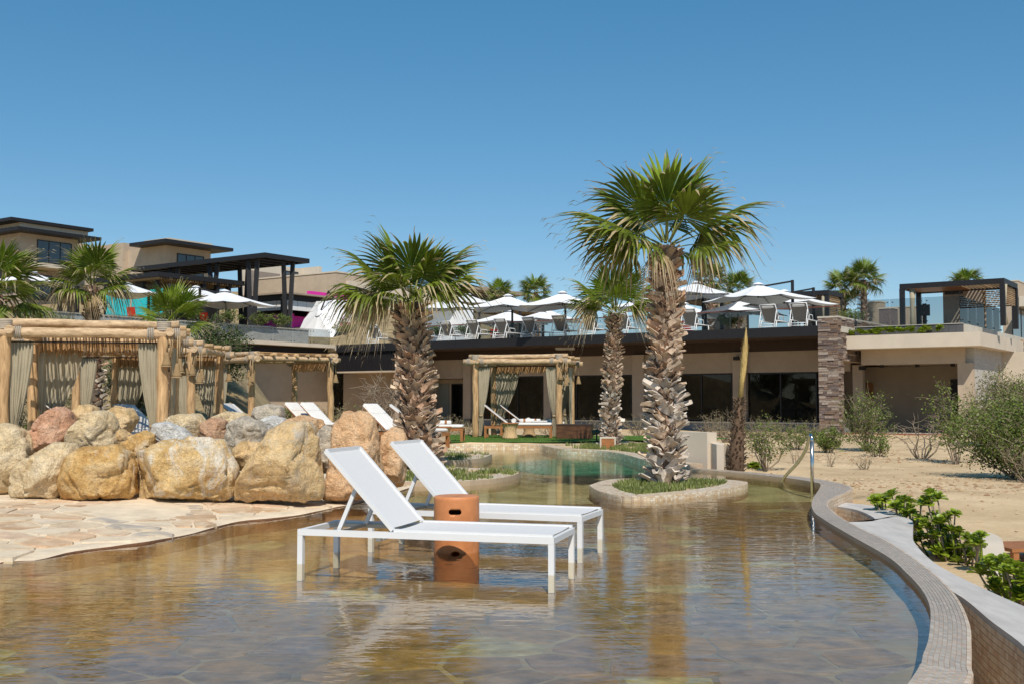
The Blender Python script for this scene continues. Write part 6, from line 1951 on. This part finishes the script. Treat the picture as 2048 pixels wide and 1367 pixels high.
# ================================================================== SHRUBS
def shrub(name, label, base, h, spread, nb, leaf, lsize, lper, twig='twig', group=None, seed=1, sub=4, cat='shrub', flat=1.0, thick=1.0, gauss=.10, lean=0.0):
    rg = random.Random(seed)
    base = Vector(base)
    t = thing(name, label, cat, base, 0, group)
    mb = MB(); lf = MB()
    def leafat(p):
        a = rg.uniform(0, 2 * pi); e = rg.uniform(-.6, 1.2); s = lsize * rg.uniform(.6, 1.3)
        d = Vector((cos(a) * cos(e), sin(a) * cos(e), sin(e))); u = d.cross(Vector((rg.uniform(-1, 1), rg.uniform(-1, 1), rg.uniform(-1, 1)))).normalized() * s * .32
        lf.add([p, p + d * s * .5 + u, p + d * s, p + d * s * .5 - u], [(0, 1, 2, 3)])
    for b in range(nb):
        az = b * 2.4 + rg.uniform(-.4, .4); k = sqrt(rg.random())
        end = base + Vector((cos(az) * spread * k + lean * h, sin(az) * spread * k * flat, h * (1 - .45 * k * k) * rg.uniform(.7, 1.05)))
        st = base + Vector((cos(az) * .04, sin(az) * .04, -.05))
        pts = []
        for i in range(5):
            q = i / 4; p = st.lerp(end, q); p.z = st.z + (end.z - st.z) * q ** .85
            if 0 < i: p += Vector((rg.gauss(0, 1), rg.gauss(0, 1), rg.gauss(0, .5))) * .05 * h
            pts.append(p)
        rr = thick * .010 * (h ** .5 + .2)
        mb.tube(pts, [rr, rr * .8, rr * .6, rr * .42, rr * .2], 4, 0, True, False)
        for s_ in range(sub):
            q = rg.uniform(.3, .98); i = min(3, int(q * 4)); p = pts[i].lerp(pts[i + 1], q * 4 - i)
            d = (Vector((rg.gauss(0, 1), rg.gauss(0, 1), rg.gauss(.35, .6)))).normalized() * h * rg.uniform(.12, .32)
            m_ = p + d * .5 + Vector((rg.gauss(0, 1), rg.gauss(0, 1), rg.gauss(0, 1))) * .02 * h
            mb.tube([p, m_, p + d], [rr * .4, rr * .3, rr * .12], 3, 0, True, False)
            for z in range(lper):
                f = rg.random(); c = (p.lerp(m_, f * 2) if f < .5 else m_.lerp(p + d, f * 2 - 1))
                leafat(c + Vector((rg.gauss(0, 1), rg.gauss(0, 1), rg.gauss(0, 1))) * gauss * h * .35)
    mb.build('branches', M[twig], t)
    if lf.f: lf.build('foliage', M[leaf], t)
    return t
def sand_pt(px, py, z=None):
    q = G(px, py, -.15 if z is None else z); h = ground_h(q.x, q.y); 
    if h < -1: h = -.2
    q = G(px, py, h); return Vector((q.x, q.y, h - .02))
SG = 'desert shrubs on the sand'
shrub('desert_shrub', 'tall feathery green shrub in front of the porch, right of the stone pillar', sand_pt(1735, 900), 1.65, .85, 26, 'leaf', .05, 15, seed=31, sub=9, group=SG)
shrub('desert_shrub', 'low green shrub at the foot of the tall feathery one in front of the porch', sand_pt(1752, 912), .7, .4, 12, 'leaf', .05, 12, seed=32, sub=6, group=SG)
shrub('desert_shrub', 'thin open green shrub with bare stem before the right end of the porch', sand_pt(1913, 928), 1.7, .75, 10, 'leaf', .055, 20, seed=33, sub=8, group=SG, lean=-.10)
shrub('desert_shrub', 'bare branching shrub in the middle of the porch opening', sand_pt(1843, 918), 1.35, .85, 9, 'leaf', .04, 0, seed=34, sub=8, group=SG, thick=1.6)
shrub('desert_shrub', 'rounded green shrub directly in front of the stone pillar', sand_pt(1655, 905), .75, .48, 20, 'leaf', .05, 16, seed=35, sub=8, group=SG)
shrub('desert_shrub', 'airy green shrub on the sand left of the grab rail', sand_pt(1530, 932), 1.0, .6, 16, 'leaf', .045, 10, seed=36, sub=8, group=SG)
shrub('desert_shrub', 'green shrub between the thin dead palm and the stone pillar', sand_pt(1592, 897), .8, .6, 16, 'leaf', .05, 10, seed=37, sub=8, group=SG)
shrub('desert_shrub', 'small twiggy shrub alone on the sand right of the grab rail', sand_pt(1728, 938), .42, .26, 11, 'leaf_dry', .03, 2, seed=38, sub=4, group=SG)
shrub('desert_shrub', 'wispy brown weed close behind the grab rail', sand_pt(1660, 930), .4, .16, 6, 'leaf_dry', .03, 1, seed=39, sub=4, group=SG)
shrub('desert_shrub', 'wispy brown weed left of the grab rail', sand_pt(1590, 925), .45, .2, 7, 'leaf_dry', .03, 1, seed=40, sub=4, group=SG)
b_ = sand_pt(2045, 958)
shrub('desert_bush', 'large dense green bush at the right edge of the photo', b_, 1.5, 1.25, 70, 'leaf', .05, 24, seed=41, sub=11, group=SG, gauss=.15)
shrub('desert_bush', 'grey half bare bush in front of the large dense green one', sand_pt(2062, 965), 1.1, .55, 14, 'leaf_dry', .04, 5, seed=42, sub=8, group=SG)
shrub('desert_bush', 'tall loose grey green bush above the large dense one by the porch wall', sand_pt(1998, 890), 2.3, 1.0, 34, 'leaf_dry', .06, 20, seed=43, sub=9, group=SG)
shrub('desert_bush', 'second tall loose bush at the right edge beside the porch wall', sand_pt(2052, 890), 2.3, 1.2, 34, 'leaf', .06, 20, seed=44, sub=9, group=SG)
for i, (px, Y, h_, wh) in enumerate([(893, 37, .8, 'below the pale door'), (930, 38, .7, 'left of the lawn cabana front post'), (1105, 37.5, .8, 'behind the right posts of the lawn cabana'), (1180, 38, .7, 'left of the middle palm trunk'), (1275, 37, .8, 'between the middle and tallest palm trunks'), (1420, 36, 1.05, 'right of the tallest palm under the dark glass'), (1450, 34, 1.0, 'left of the thin dead palm'), (1510, 36, .9, 'right of the thin dead palm'), (1560, 37, .8, 'under the window left of the stone pillar'), (1620, 38, .7, 'left beside the stone pillar foot')]):
    shrub('dry_bush', 'low dry bush along the glass front ' + wh, (P(px, 800, Y).x, Y, ground_h(P(px, 800, Y).x, Y) - .02), h_, .9 if h_ < 1 else .6, 26, 'leaf_dry', .035, 3, seed=50 + i, sub=7, group='dry bushes in front of the glass', flat=.5)
shrub('bare_tree', 'bare grey branching tree against the dark slatted wall left of the leaning palm', (P(770, 800, 44).x, 44, 0), 2.5, .9, 12, 'leaf', .05, 0, seed=61, sub=16, cat='tree', thick=2.0, lean=-.12)
GG = 'garden shrubs behind the cabanas'
def gs(px, Y): x = P(px, 800, Y).x; return (x, Y, ground_h(x, Y) - .03)
shrub('garden_shrub', 'bright green bushy plant behind the third left cabana', gs(588, 42), 1.0, .8, 30, 'leaf', .06, 12, seed=62, sub=8, group=GG)
shrub('garden_shrub', 'sparse yellow green bush before the taupe wall right of the third cabana', gs(665, 41), 1.2, .9, 22, 'leaf_dry', .05, 6, seed=63, sub=8, group=GG)
shrub('garden_shrub', 'thin green bush left of the bare tree', gs(722, 42), 1.1, .6, 14, 'leaf', .06, 7, seed=64, sub=7, group=GG)
shrub('garden_shrub', 'dark green tree like shrub filling the gap between second and third cabana', gs(420, 33), 2.3, 1.2, 46, 'leaf_dark', .07, 26, seed=65, sub=11, group=GG)
shrub('garden_shrub', 'dark shrub seen through the nearest cabana left of its right curtain', gs(265, 30), 1.9, .8, 30, 'leaf_dark', .06, 18, seed=66, sub=9, group=GG, twig='twig_dark')
shrub('garden_shrub', 'bright green grassy tuft behind the orange tan boulder', gs(285, 22.5), .75, .4, 40, 'leaf_gloss', .07, 8, seed=67, sub=5, group=GG)
shrub('garden_shrub', 'small light green leafy plant below the second left cabana front post', gs(405, 21), .45, .25, 14, 'leaf_gloss', .06, 8, seed=68, sub=4, group=GG)
shrub('garden_shrub', 'loose yellow green bush on the bank above the nearest left cabana', (P(40, 800, 36).x, 36, 2.7), 1.7, 1.5, 50, 'leaf', .075, 18, seed=69, sub=10, group=GG)
shrub('garden_shrub', 'yellow green bush right of the leftmost bank bush, left of the cabana palm', (P(110, 800, 38).x, 38, 3.0), 1.25, 1.1, 36, 'leaf', .07, 14, seed=70, sub=9, group=GG)
for i, (px, Y, h_, lf_) in enumerate([(110, 29, 1.0, 'leaf_dry'), (130, 33, 1.2, 'leaf'), (160, 31, .9, 'leaf_dry'), (235, 33, 1.3, 'leaf'), (95, 24, .7, 'leaf'), (20, 27, 1.4, 'leaf_dry'), (300, 33, 1.3, 'leaf_dark'), (60, 32, 1.2, 'leaf_dry')]):
    shrub('bank_shrub', ['low dry scrub on the bank seen between the first two cabana curtains', 'green scrub on the bank behind the nearest cabana opening', 'pale scrub on the bank left of the cabana palm trunk', 'green scrub on the bank right of the cabana palm trunk', 'small green scrub at the foot of the bank behind the left posts', 'dry scrub left of the leftmost cabana curtain', 'dark scrub on the bank left of the right front curtain', 'pale dry scrub high on the bank at left'][i], gs(px, Y), h_, h_ * .8, 26, lf_, .05, 9, seed=80 + i, sub=8, group='scrub on the bank behind the cabanas')
for i, (px, py, Y, lb_) in enumerate([(322, 640, 58, 'green bush on the left terrace behind the small palm'), (455, 642, 57, 'low green bush on the left terrace under the ribbed umbrella'), (520, 648, 57, 'wispy green bush at the foot of the V columns'), (560, 650, 57, 'green bush before the magenta restaurant'), (690, 665, 58, 'green bush right of the tilted umbrella'), (930, 668, 60, 'green bush on the terrace behind the chaises left of the red chair'), (1225, 650, 55, 'green bush on the terrace behind the middle palm'), (1456, 652, 53, 'green bush on the terrace behind the chaise right of the tallest palm'), (1702, 645, 50, 'green bush at the foot of the twin terrace palms'), (880, 668, 58, 'leafy green plant on the terrace next to the leaning palm')]):
    p = P(px, py, Y)
    shrub('terrace_shrub', lb_, (p.x, Y, p.z - .1), .75, .75, 24, 'leaf', .07, 9, seed=100 + i, sub=7, group='green bushes on the terrace', flat=.6)

# glossy rosette shrub outside the gutter wall
def rosette(seed, n=20, L_=.112):
    rg = random.Random(seed); mb = MB()
    for k in range(n):
        az = k * 2.4 + rg.uniform(-.2, .2); el = lerp(.1, 1.25, k / n) + rg.uniform(-.12, .12); l = L_ * rg.uniform(.75, 1.12) * (1 - .25 * k / n)
        d = Vector((cos(az) * cos(el), sin(az) * cos(el), sin(el))); y = Vector((-sin(az), cos(az), 0)); z = d.cross(y)
        vs = []
        for q, w_, c in ((0, .10, 0), (.35, .20, .03), (.7, .36, .02), (.9, .30, -.05), (1.0, .10, -.10)):
            for s in (-1, 0, 1): vs.append(d * l * q + y * l * w_ * s * .9 + z * l * (c + .07 * abs(s)))
        fs = [(i * 3 + j, i * 3 + j + 3, i * 3 + j + 4, i * 3 + j + 1) for i in range(4) for j in (0, 1)]
        mb.add(vs, fs, 0, True)
    return mb.mesh('leaf_rosette', M['leaf_gloss'])
ROS = [rosette(k) for k in range(4)]
def rosette_shrub(label, pts, root):
    t = thing('rosette_shrub', label, 'shrub', root, 0, 'glossy rosette shrubs outside the gutter wall')
    root = Vector(root); rg = random.Random(len(pts) * 3 + 1)
    pts = pts + [(x + rg.uniform(-16, 16), y + rg.uniform(-10, 16), Y) for (x, y, Y) in pts]
    for (px, py, Y) in pts:
        Y += rg.uniform(-.25, .25)
        p = P(px, py, Y)
        if p.z < -.33: p.z = -.33
        g0 = Vector((lerp(p.x, root.x, .35) , lerp(p.y, root.y, .35), -.5))
        mb = MB(); mb.tube([g0, g0.lerp(p, .55) + Vector((rg.uniform(-.04, .04), rg.uniform(-.04, .04), .03)), p], [.012, .010, .007], 6); mb.build('stem', M['leaf_gloss' if rg.random() < .4 else 'twig'], t)
        s = rg.uniform(.6, 1.15)
        link('leaf_rosette', rg.choice(ROS), t, p - root, (rg.uniform(-.4, .3), rg.uniform(-.35, .35), rg.uniform(0, 6)), (s, s, s))
def zc(pts, Yf): return [(1548 + x * .378, 850 + y * .378, Yf(x)) for x, y in pts]
A1 = zc([(625, 375), (570, 395), (695, 390), (690, 440), (735, 465), (760, 490), (730, 530), (780, 425), (530, 410), (650, 450), (700, 480), (755, 530), (715, 445), (670, 415)], lambda x: 13.4 - (x - 530) * .004)
A2 = zc([(865, 390), (815, 415), (850, 480), (900, 490), (930, 480), (860, 520), (810, 600), (770, 590), (900, 580), (940, 560), (960, 600), (860, 640), (920, 640), (1000, 650), (1040, 690), (1070, 640), (1095, 590), (1030, 610), (920, 710), (890, 680), (830, 560), (880, 545), (800, 500), (840, 600), (930, 610), (890, 625), (960, 660), (980, 700), (1010, 700), (830, 650)], lambda x: 11.7 - (x - 770) * .0035)
A3 = zc([(1180, 730), (1120, 760), (1210, 750), (1270, 750), (1310, 760), (1280, 880), (1300, 830), (1160, 840), (1240, 790), (1150, 745), (1200, 720), (1320, 880), (1260, 860), (1330, 800), (1185, 850), (1300, 790)], lambda x: 9.3 - (x - 1120) * .003)
rosette_shrub('glossy light green rosette shrub at the bend of the gutter wall, farthest of the three', A1, (P(1800, 0, 12.9).x + .1, 12.9, -.45))
rosette_shrub('glossy light green rosette shrub before the curved cream garden wall, biggest of the three', A2, (P(1885, 0, 11.2).x + .1, 11.2, -.45))
rosette_shrub('glossy light green rosette shrub at the right edge, nearest of the three', A3, (P(2020, 0, 9.0).x + .1, 9.0, -.45))
# little plants in the roof trough and at the pool edge
for i, px in enumerate((1705, 1722, 1745, 1764, 1785, 1804, 1824, 1853, 1880)):
    p = T.p(T.a(px, 1.25), 1.25, 3.70)
    t = thing('trough_plant', ['small leafy plant in the roof trough next to the stone wall', 'second small plant in the roof trough from the stone wall', 'third small plant in the roof trough from the stone wall', 'tall yellow green plant in the roof trough left of the cabana post', 'small plant in the roof trough under the cabana left post', 'small plant in the roof trough under the cabana screen post', 'small plant in the roof trough left of its middle', 'small plant in the roof trough right of its middle', 'rightmost small plant in the roof trough'][i], 'plant', p, 0, 'plants in the roof trough')
    for k in range(4):
        s = rnd(1.3, 2.0); q = Vector((rnd(-.14, .14), rnd(-.1, .1), rnd(.03, .2)))
        link('leaf_rosette', ROS[k], t, q, (rnd(-.3, .3), rnd(-.3, .3), rnd(0, 6)), (s, s, s))
p = sand_pt(1503, 944)
t = thing('green_tuft', 'tiny yellow green leafy tuft at the pool edge right of the dead palm', 'plant', p)
for k in range(6): link('leaf_rosette', ROS[k % 4], t, (rnd(-.14, .14), rnd(-.08, .08), rnd(.05, .14)), (rnd(-.5, .5), rnd(-.5, .5), rnd(0, 6)), (1.0, 1.0, 1.0))
# loose stones and leaf litter on the sand
rg = random.Random(12); mb = MB()
def pebble(x, y, s):
    z = ground_h(x, y)
    if z < -1: return
    vs = []
    for (a, b, c) in ((1, 0, 0), (-1, 0, 0), (0, 1, 0), (0, -1, 0), (0, 0, 1), (0, 0, -1)):
        vs.append((x + a * s * rg.uniform(.6, 1.4), y + b * s * rg.uniform(.6, 1.4), z + c * s * rg.uniform(.4, .8)))
    mb.add(vs, [(0, 2, 4), (2, 1, 4), (1, 3, 4), (3, 0, 4), (2, 0, 5), (1, 2, 5), (3, 1, 5), (0, 3, 5)])
for (px, py, sp, n_, s0) in [(1760, 980, 4, 260, .02), (1850, 960, 4, 260, .022), (1600, 890, 4, 200, .03), (1680, 918, 1.3, 220, .05), (1688, 968, .7, 150, .045), (1790, 905, 2.0, 120, .05), (1880, 925, 1.6, 120, .045), (1990, 975, 1.1, 260, .05), (1930, 960, .9, 120, .04), (1780, 960, 2.4, 120, .03), (1900, 1010, 2.0, 90, .03), (1580, 900, 2, 90, .05)]:
    c = sand_pt(px, py)
    for k in range(n_): pebble(c.x + rg.gauss(0, sp), c.y + rg.gauss(0, sp * .8), s0 * rg.uniform(.35, 1.3))
struct(mb.build('loose_stones', mat_pieces('loose_stone', [(.42, .30, .18), (.50, .38, .25), (.34, .22, .13), (.46, .35, .23)], .9, .2, 10, .3, 40, .1)), 'stuff')
mb = MB()                                      # rubble on the slope right of the porch
for k in range(500):
    x, y = rg.uniform(18, 30), rg.uniform(36, 50)
    pebble(x, y, rg.uniform(.06, .25))
struct(mb.build('slope_rubble', mat_pieces('slope_rubble', [(.50, .33, .18), (.56, .42, .27), (.40, .25, .14), (.47, .34, .2)], .9, .2, 3, .5, 12, .1)), 'stuff')
